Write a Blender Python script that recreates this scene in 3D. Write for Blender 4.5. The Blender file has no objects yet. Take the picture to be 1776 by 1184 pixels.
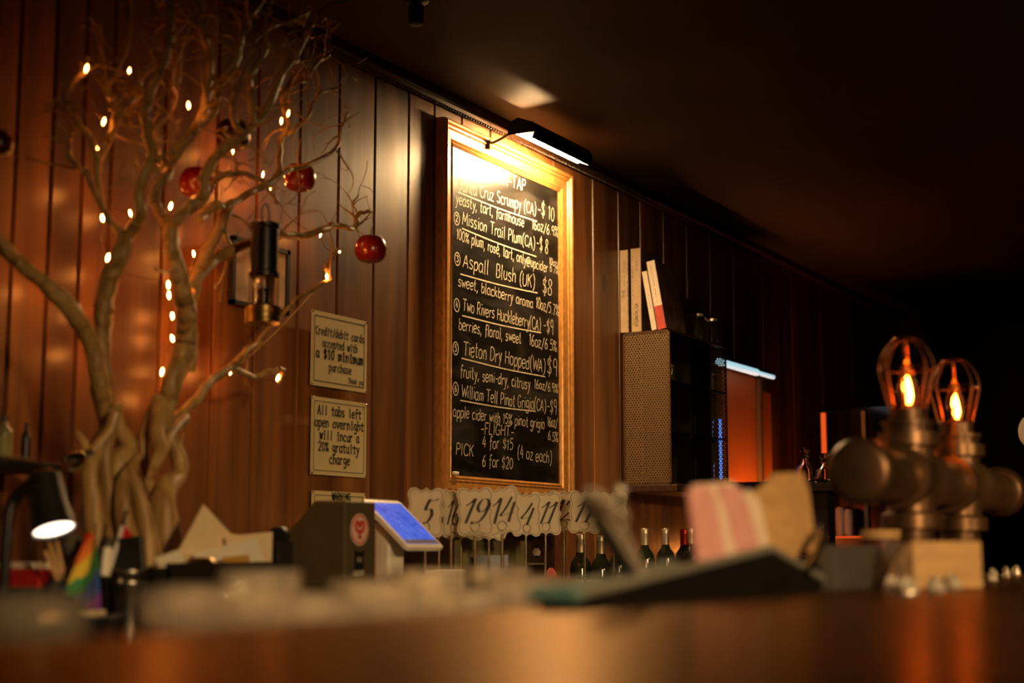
import bpy, math, random
from mathutils import Vector, Matrix
random.seed(7)
PI = math.pi
C = bpy.context.scene.collection
scene = bpy.context.scene

# ------------------------------------------------------------------ camera, world, exposure, room lights
F = 2645.0                      # focal length in pixels of the 1776 wide frame
CAM = Vector((0.0, 0.0, 1.1266))
TH = math.atan(0.5635)          # angle between the view and the panelled wall
PH = math.atan(360.0 / F)       # camera tilted up
FWD = Vector((math.cos(TH)*math.cos(PH), math.sin(TH)*math.cos(PH), math.sin(PH)))
RGT = Vector((math.sin(TH), -math.cos(TH), 0))
UPV = RGT.cross(FWD)
cam_d = bpy.data.cameras.new('camera'); cam = bpy.data.objects.new('camera', cam_d); C.objects.link(cam)
cam_d.sensor_width = 36.0; cam_d.lens = F / 1776 * 36
m = Matrix((RGT, UPV, -FWD)).transposed().to_4x4(); m.translation = CAM
cam.matrix_world = m
cam_d.clip_start = 0.02
cam_d.dof.use_dof = True; cam_d.dof.focus_distance = 5.1
cam_d.dof.aperture_fstop = cam_d.lens / 25.0
cam_d.dof.aperture_blades = 0
scene.camera = cam
scene.view_settings.view_transform = 'Standard'; scene.view_settings.look = 'None'
scene.view_settings.gamma = 1.0; scene.view_settings.use_curve_mapping = False
scene.view_settings.exposure = 0.0
w = bpy.data.worlds.new('world'); scene.world = w; w.use_nodes = True
w.node_tree.nodes['Background'].inputs[0].default_value = (0.02, 0.012, 0.006, 1)
w.node_tree.nodes['Background'].inputs[1].default_value = 0.3
def lamp(name, kind, loc, power, col, size=0.1, aim=None, spot=None, blend=0.6):
    d = bpy.data.lights.new(name, kind); o = bpy.data.objects.new(name, d); C.objects.link(o)
    d.energy = power; d.color = col; o.location = loc
    if kind == 'AREA': d.size = size; d.shape = 'DISK'
    else: d.shadow_soft_size = size
    if aim: o.rotation_euler = (Vector(aim) - Vector(loc)).to_track_quat('-Z', 'Y').to_euler()
    if spot: d.spot_size = math.radians(spot); d.spot_blend = blend
    return o
# unseen warm spots added behind the camera: they light the bar and the lower part of the back wall
lamp('added_room_spot', 'SPOT', (0.0, -1.9, 2.0), 430, (1.0, 0.64, 0.29), 0.14, aim=(3.2, 2.4, 0.25), spot=46, blend=1.0)
lamp('added_room_spot', 'SPOT', (2.4, -2.1, 2.0), 250, (1.0, 0.62, 0.27), 0.14, aim=(4.7, 2.4, 0.42), spot=46, blend=1.0)
lamp('added_room_spot', 'SPOT', (-0.8, -0.9, 2.2), 26, (1.0, 0.70, 0.42), 0.14, aim=(1.7, 0.8, 1.05), spot=36, blend=1.0)

lamp('added_room_spot', 'SPOT', (4.6, -1.6, 2.0), 120, (1.0, 0.64, 0.30), 0.10, aim=(5.6, 2.3, 1.35), spot=24, blend=1.0)  # added narrow spot for glints on the shelf glasses and bottle caps
# ------------------------------------------------------------------ pixel <-> place
def ray(px, py): return FWD + RGT*((px-888.0)/F) + UPV*((592.0-py)/F)
def PY(px, py, y): d = ray(px, py); return CAM + d*(y/d.y)
def PX(px, py, x): d = ray(px, py); return CAM + d*(x/d.x)
def PZ(px, py, z): d = ray(px, py); return CAM + d*((z-CAM.z)/d.z)
def PD(px, py, Z): return CAM + ray(px, py)*Z
def depth(p): return (Vector(p)-CAM).dot(FWD)
WY = 2.58          # the panelled wall
BAR = 1.065        # bar top
BACK = 0.945       # back counter top

# ------------------------------------------------------------------ mesh collector
class MB:
    def __init__(s): s.v = []; s.f = []; s.mi = []
    def add(s, vs, fs, mi=0):
        n = len(s.v); s.v += [Vector(v) for v in vs]
        for f in fs: s.f.append([i+n for i in f]); s.mi.append(mi)
        return s
    def box(s, lo, hi, mi=0, M=None):
        x0, y0, z0 = lo; x1, y1, z1 = hi
        vs = [Vector(v) for v in ((x0,y0,z0),(x1,y0,z0),(x1,y1,z0),(x0,y1,z0),(x0,y0,z1),(x1,y0,z1),(x1,y1,z1),(x0,y1,z1))]
        if M: vs = [M @ v for v in vs]
        return s.add(vs, [(3,2,1,0),(4,5,6,7),(0,1,5,4),(1,2,6,5),(2,3,7,6),(3,0,4,7)], mi)
    def lathe(s, prof, n=24, M=None, mi=0):
        vs = []; fs = []
        for r, z in prof:
            for k in range(n):
                a = 2*PI*k/n; vs.append(Vector((r*math.cos(a), r*math.sin(a), z)))
        for i in range(len(prof)-1):
            for k in range(n):
                k2 = (k+1) % n
                fs.append((i*n+k, i*n+k2, (i+1)*n+k2, (i+1)*n+k))
        if prof[0][0] > 1e-6: fs.append(tuple(reversed(range(n))))
        if prof[-1][0] > 1e-6: fs.append(tuple((len(prof)-1)*n+k for k in range(n)))
        if M: vs = [M @ v for v in vs]
        return s.add(vs, fs, mi)
    def tube(s, pts, rad, n=8, mi=0, jig=0.0):
        pts = [Vector(p) for p in pts]; m_ = len(pts)
        if not hasattr(rad, '__len__'): rad = [rad]*m_
        vs = []; fs = []; ref = None
        for i, p in enumerate(pts):
            t = (pts[min(i+1, m_-1)] - pts[max(i-1, 0)]).normalized()
            if ref is None: ref = t.orthogonal().normalized()
            ref = (ref - t*ref.dot(t))
            ref = ref.normalized() if ref.length > 1e-6 else t.orthogonal().normalized()
            b = t.cross(ref)
            for k in range(n):
                a = 2*PI*k/n
                r = rad[i]*(1 + (jig*(math.sin(2*a+i*.35)*.6+math.sin(3*a-i*.22+1)*.5) if jig else 0))
                vs.append(p + (ref*math.cos(a) + b*math.sin(a))*r)
        for i in range(m_-1):
            for k in range(n):
                k2 = (k+1) % n
                fs.append((i*n+k, i*n+k2, (i+1)*n+k2, (i+1)*n+k))
        fs.append(tuple(reversed(range(n)))); fs.append(tuple((m_-1)*n+k for k in range(n)))
        return s.add(vs, fs, mi)
    def prism(s, poly, O, U, V, N, t0, t1, mi=0, mi_side=None):
        O, U, V, N = Vector(O), Vector(U), Vector(V), Vector(N); n = len(poly)
        vs = [O+U*a+V*b+N*t0 for a, b in poly] + [O+U*a+V*b+N*t1 for a, b in poly]
        s.add(vs, [tuple(reversed(range(n))), tuple(range(n, 2*n))], mi)
        k = len(s.v)-2*n
        for i in range(n):
            j = (i+1) % n; s.f.append([k+i, k+j, k+n+j, k+n+i]); s.mi.append(mi if mi_side is None else mi_side)
        return s
    def ribbon(s, pts, wd, O, U, V, N, lift=0.0005, mi=0):
        O, U, V, N = Vector(O), Vector(U), Vector(V), Vector(N)
        P = [Vector(p) for p in pts]
        if len(P) < 2: return s
        vs = []; fs = []
        for i, p in enumerate(P):
            t = P[min(i+1, len(P)-1)] - P[max(i-1, 0)]
            if t.length < 1e-9: t = Vector((1, 0))
            t.normalize(); nrm = Vector((-t.y, t.x))
            q = wd(t, i/(len(P)-1)) if callable(wd) else wd
            for sg in (1, -1):
                a = p + nrm*q*.5*sg; vs.append(O+U*a.x+V*a.y+N*lift)
        for i in range(len(P)-1): fs.append((2*i, 2*i+1, 2*i+3, 2*i+2))
        return s.add(vs, fs, mi)
    def build(s, name, mats, parent=None, smooth=True, bevel=0, angle=40, sub=0, solid=0):
        me = bpy.data.meshes.new(name)
        off = Vector((0, 0, 0)); p = parent
        while p: off += p.location; p = p.parent
        me.from_pydata([tuple(v-off) for v in s.v], [], s.f)
        if not isinstance(mats, (list, tuple)): mats = [mats]
        for q in mats: me.materials.append(q)
        for pl, i in zip(me.polygons, s.mi): pl.material_index = i
        if smooth:
            for pl in me.polygons: pl.use_smooth = True
            me.set_sharp_from_angle(angle=math.radians(angle))
        me.update()
        o = bpy.data.objects.new(name, me); C.objects.link(o)
        if parent: o.parent = parent
        if bevel:
            b = o.modifiers.new('bevel', 'BEVEL'); b.width = bevel; b.segments = 2; b.limit_method = 'ANGLE'; b.angle_limit = math.radians(35)
        if sub:
            b = o.modifiers.new('sub', 'SUBSURF'); b.levels = sub; b.render_levels = sub
        return o
def thing(name, label, cat, loc, group=None):
    o = bpy.data.objects.new(name, None); C.objects.link(o); o.location = Vector(loc); o.empty_display_size = .05
    return tag(o, label, cat, group)
def tag(o, label, cat, group=None, kind=None):
    o['label'] = label; o['category'] = cat
    if group: o['group'] = group
    if kind: o['kind'] = kind
    return o
def struct(o, label=None):
    o['kind'] = 'structure'
    if label: o['label'] = label
    return o
def copy_tree(o, parent=None):
    c = o.copy(); C.objects.link(c)
    if parent: c.parent = parent
    for ch in list(o.children): copy_tree(ch, c)
    return c
def axisM(p0, p1):
    """matrix taking +Z from the origin to the direction p0->p1, at p0"""
    p0, p1 = Vector(p0), Vector(p1); z = (p1-p0).normalized()
    q = z.to_track_quat('Z', 'Y'); M = q.to_matrix().to_4x4(); M.translation = p0; return M
def smooth_path(pts, sub=4):
    if len(pts) < 3: return [Vector(p) for p in pts]
    P = [Vector(p) for p in pts]; out = []
    for i in range(len(P)-1):
        a, b, c, d = P[max(i-1, 0)], P[i], P[i+1], P[min(i+2, len(P)-1)]
        for k in range(sub):
            t = k/sub
            out.append(.5*((2*b) + (c-a)*t + (2*a-5*b+4*c-d)*t*t + (3*b-a-3*c+d)*t**3))
    out.append(P[-1]); return out

# ------------------------------------------------------------------ materials
def new_mat(name):
    mt = bpy.data.materials.new(name); mt.use_nodes = True; nt = mt.node_tree
    return mt, nt, nt.nodes['Principled BSDF']
def nd(nt, t, **kw):
    n = nt.nodes.new(t)
    for k, v in kw.items(): setattr(n, k, v)
    return n
def mat(name, col, rough=.5, metal=0, var=.25, scale=30, stretch=(1,1,1), bump=0, spec=.5, coat=0, coat_rough=.1):
    mt, nt, b = new_mat(name); L = nt.links
    tc = nd(nt, 'ShaderNodeTexCoord'); mp = nd(nt, 'ShaderNodeMapping'); mp.inputs['Scale'].default_value = stretch
    no = nd(nt, 'ShaderNodeTexNoise'); no.inputs['Scale'].default_value = scale; no.inputs['Detail'].default_value = 5
    L.new(tc.outputs['Object'], mp.inputs['Vector']); L.new(mp.outputs[0], no.inputs['Vector'])
    rp = nd(nt, 'ShaderNodeValToRGB'); e = rp.color_ramp.elements
    e[0].position = .3; e[1].position = .7
    e[0].color = (*[c*(1-var) for c in col], 1); e[1].color = (*[min(1, c*(1+var*.6)) for c in col], 1)
    L.new(no.outputs['Fac'], rp.inputs[0]); L.new(rp.outputs[0], b.inputs['Base Color'])
    b.inputs['Roughness'].default_value = rough; b.inputs['Metallic'].default_value = metal
    b.inputs['Specular IOR Level'].default_value = spec
    b.inputs['Coat Weight'].default_value = coat; b.inputs['Coat Roughness'].default_value = coat_rough
    if bump:
        bp = nd(nt, 'ShaderNodeBump'); bp.inputs['Strength'].default_value = bump; bp.inputs['Distance'].default_value = .004
        L.new(no.outputs['Fac'], bp.inputs['Height']); L.new(bp.outputs[0], b.inputs['Normal'])
    return mt
def emit(name, col, strength, base=(.8,.8,.8)):
    mt, nt, b = new_mat(name)
    b.inputs['Base Color'].default_value = (*base, 1)
    b.inputs['Emission Color'].default_value = (*col, 1); b.inputs['Emission Strength'].default_value = strength
    return mt
def glass(name, col=(1,1,1), rough=0.0, ior=1.45):
    mt, nt, b = new_mat(name)
    b.inputs['Base Color'].default_value = (*col, 1); b.inputs['Roughness'].default_value = rough
    b.inputs['Transmission Weight'].default_value = 1; b.inputs['IOR'].default_value = ior
    return mt
def wood_planks():
    mt, nt, b = new_mat('plank_wood'); L = nt.links
    tc = nd(nt, 'ShaderNodeTexCoord'); geo = nd(nt, 'ShaderNodeNewGeometry')
    off = nd(nt, 'ShaderNodeVectorMath', operation='MULTIPLY_ADD')
    L.new(geo.outputs['Random Per Island'], off.inputs[0]); off.inputs[1].default_value = (7, 3, 31)
    L.new(tc.outputs['Object'], off.inputs[2])
    mp = nd(nt, 'ShaderNodeMapping'); mp.inputs['Scale'].default_value = (17, 6, .8)
    L.new(off.outputs[0], mp.inputs['Vector'])
    no = nd(nt, 'ShaderNodeTexNoise'); no.inputs['Scale'].default_value = 1; no.inputs['Detail'].default_value = 7; no.inputs['Distortion'].default_value = .6
    L.new(mp.outputs[0], no.inputs['Vector'])
    mp2 = nd(nt, 'ShaderNodeMapping'); mp2.inputs['Scale'].default_value = (8, 8, 1.2)
    L.new(off.outputs[0], mp2.inputs['Vector'])
    n2 = nd(nt, 'ShaderNodeTexNoise'); n2.inputs['Scale'].default_value = 1; n2.inputs['Detail'].default_value = 4
    L.new(mp2.outputs[0], n2.inputs['Vector'])
    rp = nd(nt, 'ShaderNodeValToRGB'); e = rp.color_ramp.elements
    e[0].position = .28; e[1].position = .75
    e[0].color = (.12, .042, .011, 1); e[1].color = (.33, .135, .036, 1)
    L.new(no.outputs['Fac'], rp.inputs[0])
    mx = nd(nt, 'ShaderNodeMix', data_type='RGBA', blend_type='MULTIPLY'); mx.inputs[0].default_value = 1
    rp2 = nd(nt, 'ShaderNodeValToRGB'); e = rp2.color_ramp.elements
    e[0].position = .3; e[1].position = .7; e[0].color = (.42, .36, .33, 1); e[1].color = (1.05, 1, .96, 1)
    L.new(n2.outputs['Fac'], rp2.inputs[0])
    L.new(rp.outputs[0], mx.inputs[6]); L.new(rp2.outputs[0], mx.inputs[7])
    # a slightly different tint per plank
    mr = nd(nt, 'ShaderNodeMapRange'); mr.inputs[3].default_value = .62; mr.inputs[4].default_value = 1.12
    L.new(geo.outputs['Random Per Island'], mr.inputs[0])
    mx2 = nd(nt, 'ShaderNodeMix', data_type='RGBA', blend_type='MULTIPLY'); mx2.inputs[0].default_value = 1
    L.new(mx.outputs[2], mx2.inputs[6]); L.new(mr.outputs[0], mx2.inputs[7])
    # knots
    mp3 = nd(nt, 'ShaderNodeMapping'); mp3.inputs['Scale'].default_value = (5.2, 1, 2.6)
    L.new(off.outputs[0], mp3.inputs['Vector'])
    vo = nd(nt, 'ShaderNodeTexVoronoi'); vo.inputs['Scale'].default_value = .89
    L.new(mp3.outputs[0], vo.inputs['Vector'])
    rk = nd(nt, 'ShaderNodeValToRGB'); e = rk.color_ramp.elements
    e[0].position = .05; e[1].position = .11; e[0].color = (.12, .09, .07, 1); e[1].color = (1, 1, 1, 1)
    L.new(vo.outputs['Distance'], rk.inputs[0])
    mx3 = nd(nt, 'ShaderNodeMix', data_type='RGBA', blend_type='MULTIPLY'); mx3.inputs[0].default_value = 1
    L.new(mx2.outputs[2], mx3.inputs[6]); L.new(rk.outputs[0], mx3.inputs[7])
    L.new(mx3.outputs[2], b.inputs['Base Color'])
    b.inputs['Roughness'].default_value = .40; b.inputs['Specular IOR Level'].default_value = .7
    bp = nd(nt, 'ShaderNodeBump'); bp.inputs['Strength'].default_value = .25; bp.inputs['Distance'].default_value = .003
    L.new(no.outputs['Fac'], bp.inputs['Height']); L.new(bp.outputs[0], b.inputs['Normal'])
    return mt
def bar_varnish():
    mt, nt, b = new_mat('bar_varnished_wood'); L = nt.links; nt.nodes.remove(b)
    tc = nd(nt, 'ShaderNodeTexCoord'); mp = nd(nt, 'ShaderNodeMapping'); mp.inputs['Scale'].default_value = (2.2, 20, 9)
    no = nd(nt, 'ShaderNodeTexNoise'); no.inputs['Scale'].default_value = 1; no.inputs['Detail'].default_value = 6
    L.new(tc.outputs['Object'], mp.inputs['Vector']); L.new(mp.outputs[0], no.inputs['Vector'])
    rp = nd(nt, 'ShaderNodeValToRGB'); e = rp.color_ramp.elements
    e[0].position = .3; e[1].position = .7; e[0].color = (.07, .020, .006, 1); e[1].color = (.13, .042, .013, 1)
    L.new(no.outputs['Fac'], rp.inputs[0])
    df = nd(nt, 'ShaderNodeBsdfDiffuse'); L.new(rp.outputs[0], df.inputs['Color'])
    gl = nd(nt, 'ShaderNodeBsdfGlossy'); gl.inputs['Color'].default_value = (.44, .29, .17, 1); gl.inputs['Roughness'].default_value = .25
    fr = nd(nt, 'ShaderNodeFresnel'); fr.inputs['IOR'].default_value = 1.4
    mx = nd(nt, 'ShaderNodeMixShader'); L.new(fr.outputs[0], mx.inputs[0]); L.new(df.outputs[0], mx.inputs[1]); L.new(gl.outputs[0], mx.inputs[2])
    L.new(mx.outputs[0], nt.nodes['Material Output'].inputs['Surface']); return mt
def perforated():
    mt, nt, b = new_mat('perforated_metal'); L = nt.links
    tc = nd(nt, 'ShaderNodeTexCoord')
    def lattice(o):
        mp = nd(nt, 'ShaderNodeMapping'); mp.inputs['Scale'].default_value = (0, 1/.0115, 1/.0185); mp.inputs['Location'].default_value = (0, o, o)
        L.new(tc.outputs['Object'], mp.inputs['Vector'])
        fr = nd(nt, 'ShaderNodeVectorMath', operation='FRACTION'); L.new(mp.outputs[0], fr.inputs[0])
        sb = nd(nt, 'ShaderNodeVectorMath', operation='SUBTRACT'); L.new(fr.outputs[0], sb.inputs[0]); sb.inputs[1].default_value = (0, .5, .5)
        ml = nd(nt, 'ShaderNodeVectorMath', operation='MULTIPLY'); L.new(sb.outputs[0], ml.inputs[0]); ml.inputs[1].default_value = (0, .0115, .0185)
        ln = nd(nt, 'ShaderNodeVectorMath', operation='LENGTH'); L.new(ml.outputs[0], ln.inputs[0]); return ln.outputs['Value']
    mn = nd(nt, 'ShaderNodeMath', operation='MINIMUM'); L.new(lattice(0), mn.inputs[0]); L.new(lattice(.5), mn.inputs[1])
    gt = nd(nt, 'ShaderNodeMath', operation='GREATER_THAN'); L.new(mn.outputs[0], gt.inputs[0]); gt.inputs[1].default_value = 0.0031
    L.new(gt.outputs[0], b.inputs['Alpha'])
    b.inputs['Base Color'].default_value = (.20, .125, .06, 1); b.inputs['Roughness'].default_value = .45; b.inputs['Metallic'].default_value = .4
    return mt
M = {}
M['plank'] = wood_planks()
M['dark_wood'] = mat('dark_wood', (.035, .016, .009), .45, var=.5, scale=12, stretch=(1,6,6))
M['trim_wood'] = mat('trim_wood', (.05, .022, .012), .4, var=.5, scale=14, stretch=(.3,8,8))
M['ceiling'] = mat('ceiling_paint', (.048, .030, .018), .75, var=.25, scale=1.7, spec=.2)
M['floor'] = mat('floor_wood', (.03, .016, .01), .5, var=.4, scale=6)
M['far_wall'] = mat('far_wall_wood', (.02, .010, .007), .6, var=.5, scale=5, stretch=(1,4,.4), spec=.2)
M['bar'] = bar_varnish()
M['back_counter'] = mat('counter_wood', (.05, .022, .012), .3, var=.4, scale=9, stretch=(.3,3,3))
M['black_board'] = None
M['gold'] = mat('gilded_wood', (.45, .21, .055), .32, .35, var=.3, scale=40, stretch=(2,2,1), bump=.15)
M['black'] = mat('black_plastic', (.012, .011, .011), .4, var=.3, scale=20)
M['black_metal'] = mat('black_metal', (.015, .013, .013), .35, .6, var=.3, scale=30)
M['dark_grey'] = mat('dark_grey_plastic', (.085, .060, .028), .5, var=.12, scale=10)
M['white'] = mat('white_plastic', (.66, .61, .52), .35, var=.06, scale=8)
M['paper'] = mat('sign_paper', (.50, .42, .225), .55, var=.06, scale=8)
M['ink'] = mat('black_ink', (.018, .012, .009), .6, var=.2, scale=60)
M['card'] = mat('card_stock', (.56, .48, .34), .6, var=.07, scale=25)
M['chrome'] = mat('chrome', (.75, .7, .62), .12, 1, var=.05, scale=20)
M['brass_pole'] = mat('nickel_pole', (.72, .58, .38), .16, 1, var=.1, scale=30)
M['steel'] = mat('brushed_steel', (.55, .5, .43), .3, 1, var=.15, scale=40, stretch=(1,1,12))
M['brass'] = mat('aged_brass', (.36, .21, .06), .3, 1, var=.4, scale=30)
M['bronze'] = mat('bronze_pipe_iron', (.19, .105, .05), .34, .75, var=.3, scale=18, bump=.1)
M['bronze_d'] = mat('bronze_flange', (.13, .07, .036), .40, .75, var=.3, scale=18)
M['copper'] = mat('copper_wire', (.62, .30, .15), .25, 1, var=.2, scale=30)
M['brass_old'] = mat('dull_brass', (.17, .105, .03), .35, .9, var=.5, scale=30)
M['tree'] = None
M['apple'] = mat('apple_red', (.20, .008, .008), .25, var=.22, scale=7, stretch=(3,3,1), coat=.4)
M['apple_dark'] = mat('apple_shaded', (.05, .008, .006), .3, var=.4, scale=7, stretch=(3,3,1))  # darker apple red: shade put into the colour
M['stem'] = mat('apple_stem', (.05, .028, .012), .7)
M['glass'] = glass('clear_glass', (.97, .96, .93))
M['glass_green'] = mat('bottle_dark_glass', (.012, .014, .008), .06, var=.2, scale=10)
M['silver_foil'] = mat('silver_foil', (.52, .45, .34), .3, .7, var=.2, scale=60, stretch=(1,1,.1))
M['red_foil'] = mat('red_foil', (.42, .015, .015), .3, .5, var=.2, scale=60)
M['label'] = mat('bottle_label', (.55, .46, .36), .6, var=.08, scale=40)
M['pink'] = mat('pink_paper', (.74, .36, .33), .65, var=.1, scale=30)
M['pale'] = mat('pale_paper', (.85, .66, .50), .65, var=.08, scale=30)
M['kraft'] = mat('kraft_paper', (.56, .33, .13), .7, var=.15, scale=30)
M['cream'] = mat('cream_paper', (.80, .62, .38), .7, var=.1, scale=9)
M['white_paper'] = mat('white_paper', (.80, .72, .55), .7, var=.06, scale=9)
M['cut_wood'] = mat('cut_wood', (.60, .36, .14), .6, var=.15, scale=14, stretch=(1,1,4))
M['bark'] = mat('bark', (.20, .11, .05), .8, var=.5, scale=50, bump=.5)
M['grey_cloth'] = mat('grey_napkin', (.075, .06, .048), .8, var=.12, scale=20)
M['teal_rim'] = mat('grey_rim', (.22, .215, .175), .4, var=.25, scale=9)  # grey edge along the caddy's sloped top
M['red_cloth'] = mat('red_cloth', (.42, .06, .045), .8, var=.2, scale=40)
M['red_gloss'] = mat('red_box', (.55, .02, .015), .4, var=.15, scale=10)
M['olive'] = mat('olive_panel', (.20, .17, .085), .35, var=.15, scale=6)
M['bluewhite'] = mat('blue_white_carton', (.33, .36, .45), .6, var=.08, scale=10)
M['orange_panel'] = mat('orange_paint', (.78, .24, .07), .5, var=.08, scale=4)
M['grey_post'] = mat('grey_post', (.22, .16, .10), .5, var=.1, scale=10)
M['book_cream'] = mat('book_cover_cream', (.52, .37, .22), .65, var=.12, scale=30)
M['book_white'] = mat('book_cover_white', (.78, .66, .52), .6, var=.06, scale=30)
M['book_red'] = mat('book_cover_red', (.55, .07, .04), .5, var=.15, scale=30)
M['book_dark'] = mat('book_cover_photo', (.09, .05, .035), .4, var=.7, scale=16)
M['pages'] = mat('page_edges', (.6, .5, .36), .8, var=.15, scale=60)
M['perf'] = perforated()
M['sticker_white'] = mat('sticker_white', (.70, .50, .40), .5, var=.05, scale=10)
M['sticker_red'] = mat('sticker_red', (.60, .055, .035), .5, var=.1, scale=20)
M['yellow_tag'] = mat('yellow_tag', (.50, .27, .05), .55, var=.1, scale=20)
M['haze_glass'] = glass('haze_glass', (1, .9, .75), .03); M['haze_glass'].node_tree.nodes['Principled BSDF'].inputs['Transmission Weight'].default_value = .85  # milky share and warm tint stand in for lit, blurred haze
M['stone'] = mat('pale_foil', (.66, .58, .46), .35, .3, var=.2, scale=30)
M['caddy'] = mat('caddy_black', (.006, .0055, .005), .65, spec=.15)
M['cooler_glass'] = mat('cooler_glass', (.004, .004, .004), .08, var=.1, scale=5)
M['satin'] = mat('satin_steel', (.72, .63, .50), .42, .55, var=.15, scale=30)
M['maroon'] = mat('maroon_tin', (.10, .016, .010), .5, var=.2, scale=20)
M['teal'] = mat('teal_tab', (.10, .22, .20), .6, var=.2, scale=20)
M['amber_glass'] = glass('amber_bulb_glass', (1, .80, .52))
M['screen'] = None

def board_mat():
    mt, nt, b = new_mat('blackboard_slate'); L = nt.links
    tc = nd(nt, 'ShaderNodeTexCoord'); mp = nd(nt, 'ShaderNodeMapping'); mp.inputs['Scale'].default_value = (2.2, 1, 6); mp.inputs['Rotation'].default_value = (0, .25, 0)
    L.new(tc.outputs['Object'], mp.inputs['Vector'])
    no = nd(nt, 'ShaderNodeTexNoise'); no.inputs['Scale'].default_value = 1.6; no.inputs['Detail'].default_value = 6; no.inputs['Distortion'].default_value = .8
    L.new(mp.outputs[0], no.inputs['Vector'])
    rp = nd(nt, 'ShaderNodeValToRGB'); e = rp.color_ramp.elements
    e[0].position = .45; e[1].position = .8; e[0].color = (.006, .005, .004, 1); e[1].color = (.045, .04, .034, 1)
    L.new(no.outputs['Fac'], rp.inputs[0]); L.new(rp.outputs[0], b.inputs['Base Color'])
    b.inputs['Roughness'].default_value = .31; b.inputs['Specular IOR Level'].default_value = .36
    return mt
M['black_board'] = board_mat()
M['chalk'] = mat('white_chalk', (.50, .43, .31), .8, var=.35, scale=260)
def tree_mat():
    mt, nt, b = new_mat('driftwood'); L = nt.links
    tc = nd(nt, 'ShaderNodeTexCoord'); mp = nd(nt, 'ShaderNodeMapping'); mp.inputs['Scale'].default_value = (26, 26, 3)
    L.new(tc.outputs['Object'], mp.inputs['Vector'])
    no = nd(nt, 'ShaderNodeTexNoise'); no.inputs['Scale'].default_value = 1; no.inputs['Detail'].default_value = 5; no.inputs['Distortion'].default_value = 1.2
    L.new(mp.outputs[0], no.inputs['Vector'])
    rp = nd(nt, 'ShaderNodeValToRGB'); e = rp.color_ramp.elements
    e[0].position = .28; e[1].position = .6; e[0].color = (.17, .085, .026, 1); e[1].color = (.44, .27, .085, 1)
    L.new(no.outputs['Fac'], rp.inputs[0]); L.new(rp.outputs[0], b.inputs['Base Color'])
    b.inputs['Roughness'].default_value = .5
    bp = nd(nt, 'ShaderNodeBump'); bp.inputs['Strength'].default_value = .35; bp.inputs['Distance'].default_value = .006
    L.new(no.outputs['Fac'], bp.inputs['Height']); L.new(bp.outputs[0], b.inputs['Normal'])
    return mt
M['tree'] = tree_mat()
def screen_mat():
    mt, nt, b = new_mat('tablet_screen'); L = nt.links
    tc = nd(nt, 'ShaderNodeTexCoord'); no = nd(nt, 'ShaderNodeTexNoise'); no.inputs['Scale'].default_value = 26; no.inputs['Detail'].default_value = 6; no.inputs['Distortion'].default_value = 1.5
    L.new(tc.outputs['Object'], no.inputs['Vector'])
    rp = nd(nt, 'ShaderNodeValToRGB'); e = rp.color_ramp.elements
    e[0].position = .35; e[1].position = .75; e[0].color = (.035, .075, .55, 1); e[1].color = (.13, .21, .78, 1)
    L.new(no.outputs['Fac'], rp.inputs[0])
    b.inputs['Base Color'].default_value = (.01, .01, .015, 1); b.inputs['Roughness'].default_value = .15
    L.new(rp.outputs[0], b.inputs['Emission Color']); b.inputs['Emission Strength'].default_value = .95
    return mt
M['screen'] = screen_mat()
M['picture_tube'] = emit('picture_light_tube', (1, .62, .27), 1400)
M['fairy_dim'] = emit('fairy_bulb_faint', (1, .29, .045), 110)
M['fairy'] = emit('fairy_bulb', (1, .29, .045), 300)
M['filament'] = emit('edison_filament', (1, .17, .012), 230)
M['disc'] = emit('desk_lamp_disc', (1, .80, .62), 4)
M['cyan'] = emit('cool_tube', (.55, .9, 1), .75)
M['orange_led'] = emit('orange_led', (1, .27, .045), 300)
M['orange_edge'] = emit('orange_edge_light', (1, .11, .015), .8, base=(.05, .01, .005))
M['blue_glint'] = emit('blue_glint', (.12, .28, 1), 2.2, base=(.02, .03, .08))

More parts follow.
